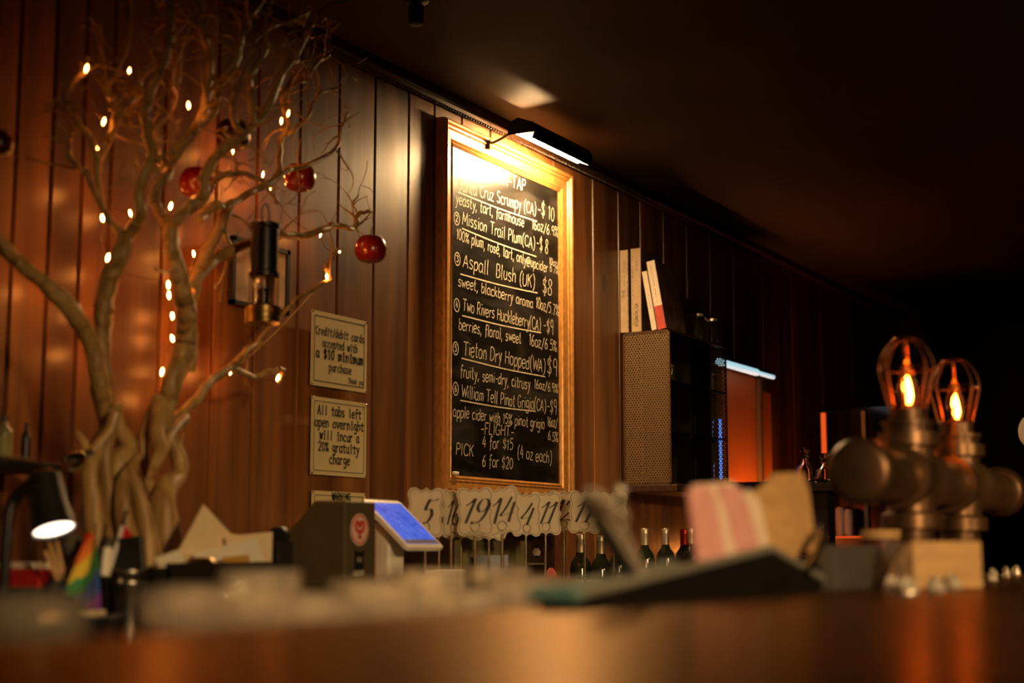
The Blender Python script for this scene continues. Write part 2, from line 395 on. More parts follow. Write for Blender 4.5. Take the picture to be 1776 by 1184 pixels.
# ------------------------------------------------------------------ a hand drawn stroke alphabet ('~' = curved stroke); x-height 10, capitals 15
GL = {
'a':(10,"~8,8 6,10 3,10 .5,7 .5,3 3,0 6,1 8,4;8,10 8,2 9.5,0"),'b':(9.5,"1,16 1,0;~1,6 4,10 7.5,9 8.5,5 7,1 4,0 1,2"),
'c':(9,"~8,8 5.5,10 2,9 .5,5 2,1 5.5,0 8,1.5"),'d':(10,"8,16 8,0;~8,7 5,10 1.5,8.5 .5,5 1.5,1 4.5,0 8,3"),
'e':(9,"~1,5 8,6 7,9.5 4,10 1,8 .5,4 2.5,.5 5.5,0 8,2"),'f':(7,"~7,14.5 5.5,16 3.5,15 3,11 3,0 3,-3;.5,9 6.5,9.5"),
'g':(9.5,"~8,8 5.5,10 2,9.5 .5,6 2,2 5,1.5 8,4;~8,10 8,-3 6,-6 2,-5.5 1,-4"),'h':(9,"1,16 1,0;~1,6 4,9.5 6.5,9.5 7.5,7 7.5,0"),
'i':(4,"2,10 2,0;2,13.2 2,14.4"),'j':(5,"~3,10 3,-3 1,-6;3,13.2 3,14.4"),'k':(8.5,"1,16 1,0;7,10 1,4;3,6 7.5,0"),'l':(4.5,"~2,16 2,1 3,0"),
'm':(12.5,"1,10 1,0;~1,7 3,10 5.5,9.5 6,7 6,0;~6,7 8,10 10.5,9.5 11,7 11,0"),'n':(9,"1,10 1,0;~1,6 4,10 6.5,9.5 7.5,7 7.5,0"),
'o':(9.5,"~4.5,10 1.5,8.5 .5,5 1.5,1.5 4.5,0 7.5,1.5 8.5,5 7.5,8.5 4.5,10"),'p':(9.5,"1,10 1,-6;~1,6 4,10 7.5,9 8.5,5 7,1 4,0 1,2"),
'q':(9.5,"8,10 8,-6;~8,7 5,10 1.5,8.5 .5,5 1.5,1 4.5,0 8,3"),'r':(7,"1,10 1,0;~1,6 3.5,9.5 6.5,9.5"),
's':(8.5,"~7,8.5 4.5,10 1.5,9 1.5,6.5 4.5,5 7,3.5 6.5,1 4,0 .5,1.5"),'t':(7,"~3,15 3,2 4.5,0 6.5,.8;.5,10 6,10"),
'u':(9,"~1,10 1,3 3,0 5.5,.5 7.5,4;7.5,10 7.5,0"),'v':(8,".5,10 4,0 7.5,10"),'w':(11,".5,10 3,0 5.5,8 8,0 10.5,10"),'x':(8,"1,10 7,0;7,10 1,0"),
'y':(8.5,"1,10 4.5,2;8,10 3,-5 .5,-6"),'z':(8.5,"1,10 7.5,10 .5,0 8,0"),'é':(9,"~1,5 8,6 7,9.5 4,10 1,8 .5,4 2.5,.5 5.5,0 8,2;4,12 6.5,14.5"),
'A':(11,"0,0 5,15 10,0;2,5 8,5"),'B':(10,"1,15 1,0;~1,15 6,15 8,12 6,8.5 1,8;~1,8 7,8 9,4 6.5,.5 1,0"),'C':(11,"~10,12.5 7,15 3,14 .7,9 1,4 4,.3 7.5,.3 10,2.5"),
'D':(11,"1,15 1,0;~1,15 6,14.5 9.5,11 9.5,5 6,.7 1,0"),'E':(9,"8,15 1,15 1,0 8,0;1,8 7,8"),'F':(8.5,"8,15 1,15 1,0;1,8 6.5,8"),
'G':(11.5,"~10,12.5 7,15 3,14 .7,9 1,4 4,.3 7.5,.3 10,3;6.5,6.5 10,6.5 10,1"),'H':(11,"1,15 1,0;9.5,15 9.5,0;1,8 9.5,8"),'I':(5,"2.5,15 2.5,0"),
'K':(10,"1,15 1,0;9,15 1,6.5;4,9 9.5,0"),'L':(8,"1,15 1,0 7.5,0"),'M':(14,"1,0 2,15 7,4 12,15 13,0"),'N':(11,"1,0 1,15 9.5,0 9.5,15"),
'O':(12.5,"~6,15 2,13 .6,7.5 2,2 6,0 10,2 11.4,7.5 10,13 6,15"),'P':(9.5,"1,15 1,0;~1,15 6,15 8.5,12 7,8 1,7"),'R':(10.5,"1,15 1,0;~1,15 6,15 8.5,12 7,8 1,7;4,7.2 9.5,0"),
'S':(10,"~8.5,13 5,15 1.5,13.5 1.2,10 5,8 8.5,5.5 8,1.5 4.5,0 .8,2"),'T':(11,"0,15 10.5,15;5.2,15 5.2,0"),'U':(11,"~1,15 1,5 3,.5 7,.5 9.5,5 9.5,15"),
'V':(10,"0,15 5,0 10,15"),'W':(15,"0,15 3.5,0 7.5,12 11,0 15,15"),
'0':(9.5,"~4.5,15 1.5,12 .6,7.5 1.5,2.5 4.5,0 7.5,2.5 8.4,7.5 7.5,12 4.5,15"),'1':(6,"1,12 3.5,15 3.5,0"),'2':(9.5,"~1,12 3,15 6.5,14.5 8,11 5,5 .5,0;.5,0 8.5,0"),
'3':(9.5,"~1,13 4,15 7.5,13 7,9.5 4,8;~4,8 7.8,7 8.2,3 5,0 1,1.5"),'4':(9.5,"5,15 .5,5 8.5,5;6.5,11 6.5,0"),'5':(9.5,"8,15 2,15 1.5,8.5;~1.5,8.5 5,9.5 8.2,7 7.8,2 4.5,0 1,1"),
'6':(9.5,"~7,15 3,11 1,6 1.5,1.5 4.5,0 7.8,2 7.8,6 4.5,8 1.2,5"),'7':(9,".5,15 8.5,15 3.5,0"),'8':(9.5,"~4.5,8 1.5,10.5 2,14 4.5,15 7,14 7.5,10.5 4.5,8 1,5 1.5,1 4.5,0 7.5,1 8,5 4.5,8"),
'9':(9.5,"~8,11 6,14.8 2.5,14.5 1,11 2.5,8 6,8 8,11;8,11 7.5,0"),
'(':(6,"~5,17 1.5,12 1,6 2,0 5,-3"),')':(6,"~1,17 4.5,12 5,6 4,0 1,-3"),'-':(8,"1,6 7,6.3"),'$':(10,"~8.5,12 5,13.8 1.8,12.5 1.8,9 5,7.5 8.2,5.5 8,2.2 4.5,1 1,2.8;5,16.5 5,-2;5.5,16.5 5.5,-2"),
'%':(12,"10.5,15 1.5,0;~3,15 1,13.5 1,11 3,9.5 5,11 5,13.5 3,15;~9.5,5.5 7.5,4 7.5,1.5 9.5,0 11.3,1.5 11.3,4 9.5,5.5"),
',':(5,"2.5,1.5 1.3,-3.5"),'.':(4,"1.5,.8 2.3,.2"),'/':(9,"1,-2 8,16"),"@":(14,"~9,8 7,9.5 5,8 4.5,5 6,3 8,4 9,8 9.3,4 11,4 12.5,7 11,12 6.5,13.5 2,11 1,6 3,0 8,-1 11,0"),
':':(4,"2,1 2,0;2,9 2,8"),' ':(6,""),"'":(4,"2,15 1.5,11"),
}
SERIF = set('Ahiklmnprtuvwxdbfq1TIFLKNMWPRHDVyj')
def strokes(ch):
    w_, s = GL[ch]; out = []
    for part in s.split(';'):
        if not part: continue
        sm = part[0] == '~'
        pts = [Vector([float(q) for q in t.split(',')]) for t in part.lstrip('~').split()]
        out.append((smooth_path(pts, 4) if sm else pts, sm))
    return w_, out
def text_width(txt, mono=0, gap=1.2): return sum((mono or GL[c][0]+gap) for c in txt)
def write(mb, txt, p0, p1, O, U, V, N, h, wd, mi=1, mono=0, serif=False, rnd=0.0, slant=0.0, fit=True, lift=.0006, widthscale=None):
    """writes txt between plane points p0 and p1 (baseline); h = capital height in metres"""
    p0, p1 = Vector(p0), Vector(p1); d = p1-p0; L_ = d.length; d.normalize()
    sx = (L_/text_width(txt, mono)) if fit else h/15*(widthscale or 1)
    sy = h/15; x = 0
    for ch in txt:
        wg, st = strokes(ch)
        jx, jy = random.uniform(-rnd, rnd), random.uniform(-rnd, rnd)*1.3; js = 1+random.uniform(-rnd, rnd)*.15
        k = 1.0; ox = 0
        if mono: k = min(1.25, (mono-1.6)/wg); ox = (mono-wg*k)/2
        for pts, sm in st:
            q = [p0 + d*((x+ox+(p.x*k+slant*p.y)+jx)*sx) + Vector((0, 1))*((p.y*js+jy)*sy) for p in pts]
            if sm: mb.ribbon(q, wd, O, U, V, N, lift, mi)
            else:      # straight pen strokes: one flat stroke per side of the letter, so corners stay sharp
                for qa, qb in zip(q, q[1:]):
                    e_ = (qb-qa).normalized()*wd*.3 if len(q) > 2 else Vector((0, 0))
                    mb.ribbon([qa-e_, qb+e_], wd, O, U, V, N, lift, mi)
            if serif and not sm and ch in SERIF:
                for e in (pts[0], pts[-1]):
                    if abs(e.y) < .1 or e.y > 9 or e.y < -4:
                        c = p0 + d*((x+ox+e.x*k)*sx) + Vector((0, 1))*(e.y*sy)
                        mb.ribbon([c-d*2.4*sx, c+d*2.4*sx], wd*.8, O, U, V, N, lift*1.05, mi)
        x += mono or (wg+1.2)
UX, VZ, NY = Vector((1,0,0)), Vector((0,0,1)), Vector((0,-1,0))   # axes of anything hung on the panelled wall

# ------------------------------------------------------------------ the room
H = 2.60
XF, XB, YR = 9.6, -3.2, -4.2
struct(MB().box((XB, YR, -.1), (XF, WY+.1, 0)).build('floor', M['floor'], smooth=False))
struct(MB().box((XB, YR, H), (XF, WY+.1, H+.1)).build('ceiling', M['ceiling'], smooth=False))
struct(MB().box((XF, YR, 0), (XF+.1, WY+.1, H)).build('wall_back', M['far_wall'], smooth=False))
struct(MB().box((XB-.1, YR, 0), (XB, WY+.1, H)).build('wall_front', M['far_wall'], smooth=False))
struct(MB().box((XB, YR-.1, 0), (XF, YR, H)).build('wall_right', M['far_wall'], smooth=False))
# tongue and groove planks; the seams as they show along the wall
seam_px = [-60, 20, 83, 137, 187, 280, 372, 443, 517, 585, 648, 707, 752, 800, 850, 905, 960, 1028, 1072, 1110, 1150, 1190, 1230, 1270, 1320, 1370, 1420, 1470, 1520]
sx = [XB] + [XB + (PY(-60, 450, WY).x - XB)*k/14 for k in range(1, 14)] + [PY(p, 450, WY).x for p in seam_px] + [XF]
wl = MB()
for a, b in zip(sx, sx[1:]):
    g = .0028
    poly = [(a+g, 0), (a+g+.004, -.012), (b-g-.004, -.012), (b-g, 0)]
    wl.prism([(x, y) for x, y in poly], (0, WY+.012, 0), (1,0,0), (0,1,0), (0,0,1), 0.02, H)
wl.box((XB, WY+.008, 0), (XF, WY+.1, H), 1)
struct(wl.build('wall_left', [M['plank'], M['dark_wood']], smooth=False))
# crown trim with a beaded lower edge
zt = PY(560, 84, WY-.03).z
struct(MB().box((XB, WY-.045, zt+.012), (XF, WY+.0, H)).build('trim_1', M['trim_wood'], smooth=False, bevel=.006))
bd = MB(); xx = XB+.1
while xx < 6.2:
    if xx > 2.0: bd.lathe([(0,-.006),(.0045,-.004),(.006,0),(.0045,.004),(0,.006)], 6, Matrix.Translation((xx, WY-.03, zt)))
    xx += .0165
struct(bd.build('trim_2', M['trim_wood']))

# ------------------------------------------------------------------ bar counter (the camera rests just above it)
t = thing('bar_counter', 'long varnished brown wooden bar top filling the bottom of the view', 'counter', (2.5, .3, 0))
MB().box((-1.6, -.3, BAR-.045), (6.4, .80, BAR)).build('counter_top', M['bar'], t, smooth=False, bevel=.006)
MB().box((-1.5, -.12, 0), (6.3, .66, BAR-.045)).build('counter_body', M['dark_wood'], t, smooth=False)
SH = .955
t2 = thing('service_shelf', 'low dark service shelf behind the bar edge carrying clear glasses', 'shelf', (1.5, .95, 0))
MB().box((.2, .805, SH-.03), (4.2, 1.16, SH)).build('shelf_top', M['black_metal'], t2, smooth=False)
MB().box((.25, .82, 0), (4.15, 1.1, SH-.03)).build('shelf_body', M['dark_wood'], t2, smooth=False)
# back counter along the wall
t = thing('back_counter', 'dark wooden back counter along the panelled wall', 'counter', (2.6, 2.25, 0))
MB().box((.4, 1.86, BACK-.04), (4.46, WY-.002, BACK)).build('counter_top', M['back_counter'], t, smooth=False, bevel=.004)
MB().box((.45, 1.92, 0), (4.46, WY-.004, BACK-.04)).build('counter_body', M['dark_wood'], t, smooth=False)
BL = .895
t = thing('wine_counter', 'lower dark counter under the wall shelf holding wine bottles', 'counter', (5.4, 2.25, 0))
MB().box((4.47, 1.9, BL-.04), (6.36, WY-.002, BL)).build('counter_top', M['back_counter'], t, smooth=False, bevel=.004)
MB().box((4.47, 1.95, 0), (6.35, WY-.004, BL-.04)).build('counter_body', M['dark_wood'], t, smooth=False)

# ------------------------------------------------------------------ the chalkboard
YB = WY-.014
O = Vector((0, YB, 0))
def bq(px, py): p = PY(px, py, YB); return (p.x, p.z)
il, it = bq(784, 253); ir, ib = bq(970, 838)
_, ib2 = bq(785, 824); ib = ib2
t = thing('chalkboard_menu', 'tall chalkboard drinks menu in a gilded wooden frame', 'chalkboard', ((il+ir)/2, YB, ib))
mb = MB(); mb.box((il-.01, YB, ib-.01), (ir+.01, YB+.012, it+.01), 0)
ch = .030
def bline(txt, a, b, h=12.5, wd=.0037, under=None, slant=.10, rnd=.42):
    p0, p1 = bq(*a), bq(*b); Z = depth(PY((a[0]+b[0])/2, (a[1]+b[1])/2, YB))
    write(mb, txt, p0, p1, O, UX, VZ, NY, h*1.36*Z/F, wd, mi=1, rnd=rnd, slant=slant)
    if under:
        q0, q1 = Vector(bq(*under[0])), Vector(bq(*under[1]))
        mb.ribbon(smooth_path([(q0.x,q0.y), ((q0.x+q1.x)/2, (q0.y+q1.y)/2-.004), (q1.x,q1.y)]), .0048, O, UX, VZ, NY, .0008, 1)
def circ(n, px, py, r=9):
    c = bq(px, py); Z = depth(PY(px, py, YB)); R = r*Z/F*1.25; k = R*.8
    mb.ribbon([(c[0]+k*math.cos(a*PI/10), c[1]+R*math.sin(a*PI/10)) for a in range(21)], .004, O, UX, VZ, NY, .0007, 1)
    write(mb, n, (c[0]-R*.32, c[1]-R*.45), (c[0]+R*.42, c[1]-R*.45), O, UX, VZ, NY, R*1.0, .0042, 1)
bline('S-ON-TAP', (848, 312), (912, 332), 15)
bline('Santa Cruz Scrumpy (CA)', (794, 329), (930, 373), 15, under=((794, 333), (931, 384)))
bline('-$ 10', (932, 372), (962, 384), 18)
bline('yeasty, tart, farmhouse', (790, 352), (909, 394), 13)
bline('16oz/6.9%', (922, 396), (968, 412), 13)
circ('2', 792, 379)
bline('Mission Trail Plum(CA)', (801, 388), (928, 432), 15, under=((801, 396), (930, 445)))
bline('-$ 8', (930, 431), (951, 442), 18)
bline('100% plum, rosé, tart, only@upcider', (791, 414), (950, 473), 13)
bline('10oz/', (952, 458), (969, 464), 9)
bline('6.7%', (953, 470), (969, 477), 10)
circ('3', 793, 449)
bline('Aspall  Blush (UK)', (803, 462), (928, 501), 17, under=((798, 475), (932, 508)))
bline('$8', (940, 507), (958, 513), 20)
bline('sweet, blackberry aroma', (794, 495), (925, 535), 13)
bline('10oz/5.7%', (929, 533), (969, 549), 14)
circ('4', 792, 529)
bline('Two Rivers Huckleberry(CA)', (802, 538), (938, 574), 15, under=((801, 547), (938, 577)))
bline('-$9', (942, 574), (960, 581), 18)
bline('berries, floral, sweet', (795, 571), (904, 596), 14)
bline('16oz/6.5%', (917, 598), (966, 610), 14)
circ('5', 790, 604)
bline('Tieton Dry Hopped(WA)', (803, 615), (946, 646), 17, under=((800, 621), (945, 653)))
bline('$9', (948, 648), (967, 655), 22)
bline('fruity, semi-dry, citrusy', (798, 653), (920, 676), 14)
bline('16oz/6.9%', (926, 672), (968, 682), 11)
circ('6', 790, 674)
bline('William Tell Pinot Grigio(CA)', (800, 689), (947, 714), 15, under=((798, 694), (928, 713)))
bline('-$9', (948, 713), (966, 719), 18)
bline('apple cider with 15% pinot grigio', (785, 722), (945, 744), 13)
bline('16oz/', (949, 738), (967, 742), 12)
bline('6.5%', (950, 762), (968, 767), 12)
bline('-FLIGHT-', (833, 752), (892, 757), 14)
bline('4 for $15', (836, 776), (890, 780), 14)
bline('PICK', (790, 788), (822, 791), 15)
bline('(4 oz each)', (897, 793), (957, 804), 15)
bline('6 for $20', (836, 808), (890, 813), 14)
mb.build('slate_panel', [M['black_board'], M['chalk']], t, smooth=False)
# moulded frame, four mitred sides
prof = [(0.0, -.012), (0.0, .003), (.007, .008), (.011, .005), (.016, .010), (.020, .008), (.030, .011), (.044, .014), (.047, .011), (.051, .018), (.056, .019), (.059, .015), (.063, .024), (.069, .027), (.074, .025), (.077, .019), (.078, .010), (.078, -.013)]
fm = MB()
cor = [(il, ib), (ir, ib), (ir, it), (il, it)]; sgn = [(-1,-1), (1,-1), (1,1), (-1,1)]
rings = [[Vector((c[0]+s[0]*o, YB-d, c[1]+s[1]*o)) for o, d in prof] for c, s in zip(cor, sgn)]
np_ = len(prof)
for k in range(4):
    a, b = rings[k], rings[(k+1) % 4]
    fm.add(a+b, [(i, i+1, np_+i+1, np_+i) for i in range(np_-1)])
fr = fm.build('frame', M['gold'], t, angle=25)
MB().box((il+.002, YB-.016, ib+.001), (il+.030, YB-.004, ib+.012)).build('chalk_stick', M['white'], None, bevel=.003)
tag(bpy.data.objects['chalk_stick'], 'short white chalk stick on the lower left corner of the chalkboard frame', 'chalk')
# picture light over the board
YL = 2.404
a = PY(903, 243, YL); b = PY(1003, 286, YL); zl = (a.z+b.z)/2
t = thing('picture_light', 'dark metal picture light glowing above the chalkboard frame', 'lamp', ((a.x+b.x)/2, WY-.05, zl))
sh = MB()
pr = [(-.052, -.004), (-.052, .028), (-.030, .048), (.030, .048), (.052, .028), (.052, -.004), (.048, -.004), (.048, .026), (.028, .044), (-.028, .044), (-.048, .026), (-.048, -.004)]
n = len(pr); O2 = Vector((a.x, YL, zl+.019)); ca, sa = math.cos(.38), math.sin(.38); pr = [(y*ca-z*sa, y*sa+z*ca) for y, z in pr]
vs = [O2+Vector((0, y, z)) for y, z in pr] + [O2+Vector((b.x-a.x, y, z)) for y, z in pr]
xm = a.x+.070
def seg(i0, i1, xa_, xb_): sh.add([Vector((xa_, 0, 0))+O2*0+Vector((0, O2.y+pr[i0][0], O2.z+pr[i0][1])), Vector((xa_, O2.y+pr[i1][0], O2.z+pr[i1][1])), Vector((xb_, O2.y+pr[i1][0], O2.z+pr[i1][1])), Vector((xb_, O2.y+pr[i0][0], O2.z+pr[i0][1]))], [(0,1,2,3)])
for i_ in range(n):
    seg(i_, (i_+1) % n, xm if i_ in (2, 8) else a.x, b.x)     # gap added in the roof at the near end for the ceiling glow
sh.add(vs, [(i, n-1-i, n-2-i, i+1) for i in range(n//2-1) if i != 2])
sh.add([O2+Vector((.001, y, z)) for y, z in [(-.054,0.0),(.050,.0),(.050,.016),(.0379,.0453),(.0100,.0557),(-.0457,.0334),(-.0587,.0067)]], [tuple(range(7))])
sh.add([O2+Vector((b.x-a.x-.001, y, z)) for y, z in pr[:6]], [tuple(range(6))])
sh.build('shade', M['black_metal'], t, smooth=False)
MB().tube([(a.x+.090, YL-.004, zl+.017), (b.x-.012, YL-.004, zl+.017)], .009, 12).build('tube', M['picture_tube'], t)
am = MB(); cx = a.x+.035
am.tube(smooth_path([(cx, WY-.02, it+.055), (cx, WY-.06, it+.058), (cx, YL+.046, zl+.040)]), .0045, 8)
am.tube([(cx, WY-.034, it+.035), (cx, WY-.034, it+.072)], .010, 8)
am.build('arm', M['brass_old'], t)

# ------------------------------------------------------------------ the notices
def notice(px, label, lines, border, mono=10.5, wd=.0042):
    (x0, y0), (x1, y1) = px
    y = WY-.016
    p = PY(x0, y0, y); q = PY(x1, y1, y); lo, hi = min(p.x, q.x), max(p.x, q.x)
    zb = PY(x0, lines['bot'], y).z; ztp = p.z
    t = thing('notice', label, 'sign', ((lo+hi)/2, WY-.012, zb), 'printed notices on the panelled wall')
    mb = MB(); Oy = Vector((0, y, 0))
    mb.box((lo, y, zb), (hi, y+.002, ztp), 0)
    g = .010 + border
    for e in ([(lo+g, zb+g), (hi-g, zb+g)], [(hi-g, zb+g), (hi-g, ztp-g)], [(hi-g, ztp-g), (lo+g, ztp-g)], [(lo+g, ztp-g), (lo+g, zb+g)]):
        mb.ribbon(e, .0022 if border < .004 else .0028, Oy, UX, VZ, NY, .0006, 1)
    for txt, u0, u1, v, h, wdt in lines['rows']:
        W_ = hi-lo; zz = ztp-(ztp-zb)*v
        write(mb, txt, (lo+W_*u0, zz), (lo+W_*u1, zz), Oy, UX, VZ, NY, h*1.08, wdt*1.3, 1, mono=mono, serif=True)
    mb.build('printed_sheet', [M['paper'], M['ink']], t, smooth=False)
    cv = MB()
    for cx_, cz_ in ((lo+.004, zb+.004), (hi-.004, zb+.004), (lo+.004, ztp-.004), (hi-.004, ztp-.004)):
        s = MB().lathe([(0, 0), (.0035, .0006), (.0035, .002), (.0015, .004), (0, .0042)], 10, axisM((cx_, y-.0002, cz_), (cx_, y-1, cz_)))
        s.build('screw', M['chrome'], t)
notice(((541, 536), (637, 556)), 'upper cream notice about a $10 card minimum, left of the chalkboard',
       dict(bot=667, rows=[('Credit/debit cards', .07, .95, .31, .020, .0030), ('accepted with', .19, .83, .465, .020, .0030), ('a $10 minimum', .08, .93, .62, .024, .0044), ('purchase', .31, .72, .775, .020, .0030), ('Thank you', .66, .95, .90, .013, .0020)]), .004)
notice(((541, 686), (636, 701)), 'lower cream notice about tabs left open overnight, under the card notice',
       dict(bot=822, rows=[('All tabs left', .10, .90, .22, .023, .0036), ('open overnight', .05, .95, .38, .023, .0036), ('will incur a', .14, .87, .54, .023, .0036), ('20% gratuity', .12, .87, .69, .023, .0036), ('charge', .32, .70, .845, .023, .0036)]), .002)
notice(((541, 850), (634, 862)), 'cream notice headed WARNING mostly hidden behind the dark grey box',
       dict(bot=990, rows=[('WARNING:', .36, .76, .105, .018, .0032)]), .002)

# ------------------------------------------------------------------ driftwood tree
YT = 2.22
def tp(px, py, y=YT): return PY(px, py, y)
tree = thing('driftwood_tree', 'pale twisted driftwood tree standing on the back counter, hung with apples and fairy lights', 'tree', tp(245, 1080).to_tuple())
tree.location.z = BACK
def limb(pts, r0, r1, y0=YT, y1=None, n=10, sub=4, jig=.18, name='branch', wob=2.0, emitlist=None, rs=None):
    """pts in the photo's pixels along one limb; r in pixels; y0..y1 its distance from wall to wall"""
    y1 = y0 if y1 is None else y1
    P = smooth_path([(x, y, 0) for x, y in pts], sub); m_ = len(P); out = []; rad = []
    for i, p in enumerate(P):
        u = i/(m_-1); yy = y0+(y1-y0)*u
        ww = wob if 0 < i < m_-1 else 0
        q = PY(p.x+random.uniform(-ww, ww), p.y+random.uniform(-ww, ww), yy+random.uniform(-ww, ww)*.004)
        rr = (r0+(r1-r0)*u)*(1+random.uniform(-.07, .07)); rad.append(rr*depth(q)/F); out.append(q)
    return out, rad
trunk = MB()
def T(pts, radii, y0=YT, y1=None, n=18, jig=.10):
    y1 = y0 if y1 is None else y1
    k_ = len(pts)-1
    P = smooth_path([(x, y, r) for (x, y), r in zip(pts, radii)], 6); out = []; rad = []
    for i, p in enumerate(P):
        q = PY(p.x, p.y, y0+(y1-y0)*i/(len(P)-1)); out.append(q); rad.append(max(1.5, p.z)*depth(q)/F)
    trunk.tube(out, rad, n, jig=jig)
T([(186, 1085), (178, 1000), (168, 920), (160, 860), (156, 815), (168, 775), (186, 740), (196, 712)], [30, 26, 20, 17, 15, 13, 13, 15], 2.14, 2.19)
T([(206, 1085), (202, 1000), (196, 920), (186, 850), (182, 795), (186, 750), (190, 715)], [28, 24, 17, 13, 14, 16, 17], 2.19, 2.21)
T([(212, 900), (205, 850), (208, 805), (224, 775), (206, 740), (196, 700)], [14, 15, 23, 17, 14, 13], 2.22)
T([(240, 1085), (234, 1000), (224, 940), (213, 880), (214, 845), (228, 812), (242, 786)], [30, 26, 18, 15, 15, 11, 3], 2.13, 2.18)
T([(270, 1085), (264, 1000), (256, 930), (245, 875), (236, 840), (230, 812)], [30, 25, 18, 14, 10, 3], 2.12, 2.16)
T([(298, 1085), (294, 1000), (289, 930), (282, 880), (290, 846), (308, 826), (312, 800), (300, 770), (290, 735)], [36, 32, 27, 24, 20, 15, 14, 14, 12], 2.15, 2.22)
T([(254, 838), (268, 806), (277, 780), (272, 745), (284, 705)], [3, 9, 14, 15, 19], 2.12, 2.20)
T([(262, 850), (252, 810), (248, 770), (256, 730), (276, 690)], [10, 9, 8, 9, 12], 2.22)
T([(286, 790), (290, 762), (304, 742), (322, 726)], [4, 9, 10, 9], 2.16, 2.23)
T([(318, 810), (314, 780), (318, 750)], [6, 4, 1.5], 2.2)
T([(156, 795), (146, 770), (132, 747)], [8, 7, 2.5], 2.12)
T([(150, 798), (165, 775), (186, 748), (196, 722)], [6, 8, 9, 11], 2.09, 2.17)
trunk.build('trunk', M['tree'], tree, angle=80)
branches = []
def B(pts, r0, r1, y0=YT, y1=None, tw=0.0):
    o, r = limb(pts, r0, r1, y0, y1)
    mb = MB().tube(o, r, 10, jig=.16)
    branches.append((mb, o, r, tw)); return mb
# the big left limb, the left upright and its forks
B([(190, 735), (178, 700), (170, 651), (162, 603), (134, 550), (93, 505), (40, 462), (4, 425), (-25, 380)], 17, 13, 2.21, 2.16, 0)
B([(192, 740), (184, 690), (178, 620), (178, 562), (182, 530), (190, 489), (207, 449), (215, 415)], 16, 15, 2.25, 2.25, 0)
B([(215, 420), (196, 389), (174, 349), (150, 300), (122, 276), (120, 246), (126, 232)], 9, 3, 2.26, 2.3, .3)
B([(174, 349), (168, 290), (174, 270), (190, 240), (203, 203), (195, 178), (187, 154), (207, 114), (223, 65), (225, -10)], 7, 4, 2.3, 2.28, .6)
B([(172, 300), (162, 251), (134, 211), (116, 178), (126, 146), (150, 122), (176, 112)], 7, 3, 2.3, 2.25, .4)
B([(200, 206), (222, 180), (239, 160), (246, 134), (284, 98), (300, 60)], 6, 3, 2.24, 2.2, .8)
B([(204, 200), (218, 208), (232, 228)], 4, 1.5, 2.24, 2.22, 0)
B([(214, 415), (230, 398), (243, 373), (240, 333), (251, 304), (264, 264), (252, 203), (262, 160), (292, 81), (298, -10)], 12, 7, 2.25, 2.16, .7)
# the right upright
B([(278, 735), (290, 690), (306, 640), (322, 600), (325, 562), (318, 505), (304, 460), (296, 420), (297, 385)], 19, 15, 2.22, 2.22, 0)
B([(330, 640), (334, 600), (333, 560), (336, 500), (352, 450), (377, 405), (393, 362)], 9, 11, 2.26, 2.3, .1)
B([(297, 392), (318, 370), (340, 352), (353, 340), (356, 304), (376, 270), (400, 248), (429, 227), (465, 186), (486, 134), (510, 97), (538, 50)], 12, 5, 2.2, 2.1, .5)
B([(297, 395), (274, 365), (268, 337), (290, 302), (302, 276), (330, 235), (350, 200), (360, 150), (366, 100), (350, 50), (345, -10)], 11, 6, 2.24, 2.14, .7)
B([(292, 302), (280, 288), (268, 243), (264, 219), (248, 187), (230, 160)], 6, 2.5, 2.24, 2.28, .6)
B([(266, 225), (276, 215), (300, 187), (308, 150), (314, 95), (330, 40)], 5, 2, 2.24, 2.2, .9)
B([(340, 225), (372, 190), (380, 150), (410, 110), (420, 60), (440, 20), (470, -15)], 7, 3, 2.18, 2.08, .7)
B([(420, 232), (404, 200), (408, 160), (430, 120), (440, 70), (490, 38), (530, 38)], 6, 2.5, 2.12, 2.1, .5)
B([(440, 215), (432, 170), (436, 130), (460, 90), (462, 50), (480, 42)], 6, 2.5, 2.14, 2.04, .4)
# limbs reaching right, over the wall
B([(345, 380), (372, 356), (393, 357), (429, 336), (466, 318), (502, 292), (539, 284), (580, 258), (590, 230), (604, 196)], 9, 2, 2.24, 2.36, .25)
B([(470, 320), (484, 290), (486, 250), (500, 215), (488, 180), (500, 150), (530, 140), (548, 112), (572, 95)], 6, 2, 2.3, 2.32, .9)
B([(500, 235), (530, 205), (545, 178), (556, 160), (592, 151)], 4, 1.6, 2.3, 2.32, .6)
B([(330, 500), (352, 470), (381, 445), (421, 425), (486, 406), (518, 410), (555, 401), (583, 390), (614, 398), (621, 373), (643, 367)], 10, 3, 2.27, 2.38, .25)
B([(619, 375), (614, 352), (622, 338)], 2.5, 1.2, 2.38, 2.38, .6)
B([(300, 730), (340, 692), (368, 659), (401, 635), (430, 606), (453, 594)], 10, 5, 2.24, 2.33, .15)
B([(405, 640), (440, 655), (468, 644), (490, 643), (484, 664)], 6, 4, 2.3, 2.32, .05)
B([(436, 606), (460, 575), (498, 538), (514, 517), (543, 501), (571, 485), (566, 461), (587, 432)], 3, 4, 2.34, 2.36, .15)
B([(355, 345), (366, 320), (400, 300), (450, 310), (466, 330), (480, 352)], 6, 3, 2.28, 2.3, .5)
B([(393, 362), (388, 400), (400, 430), (390, 470), (372, 500)], 6, 3, 2.3, 2.34, .2)
B([(310, 470), (280, 470), (268, 462)], 3, 1.5, 2.18, 2.15, .0)
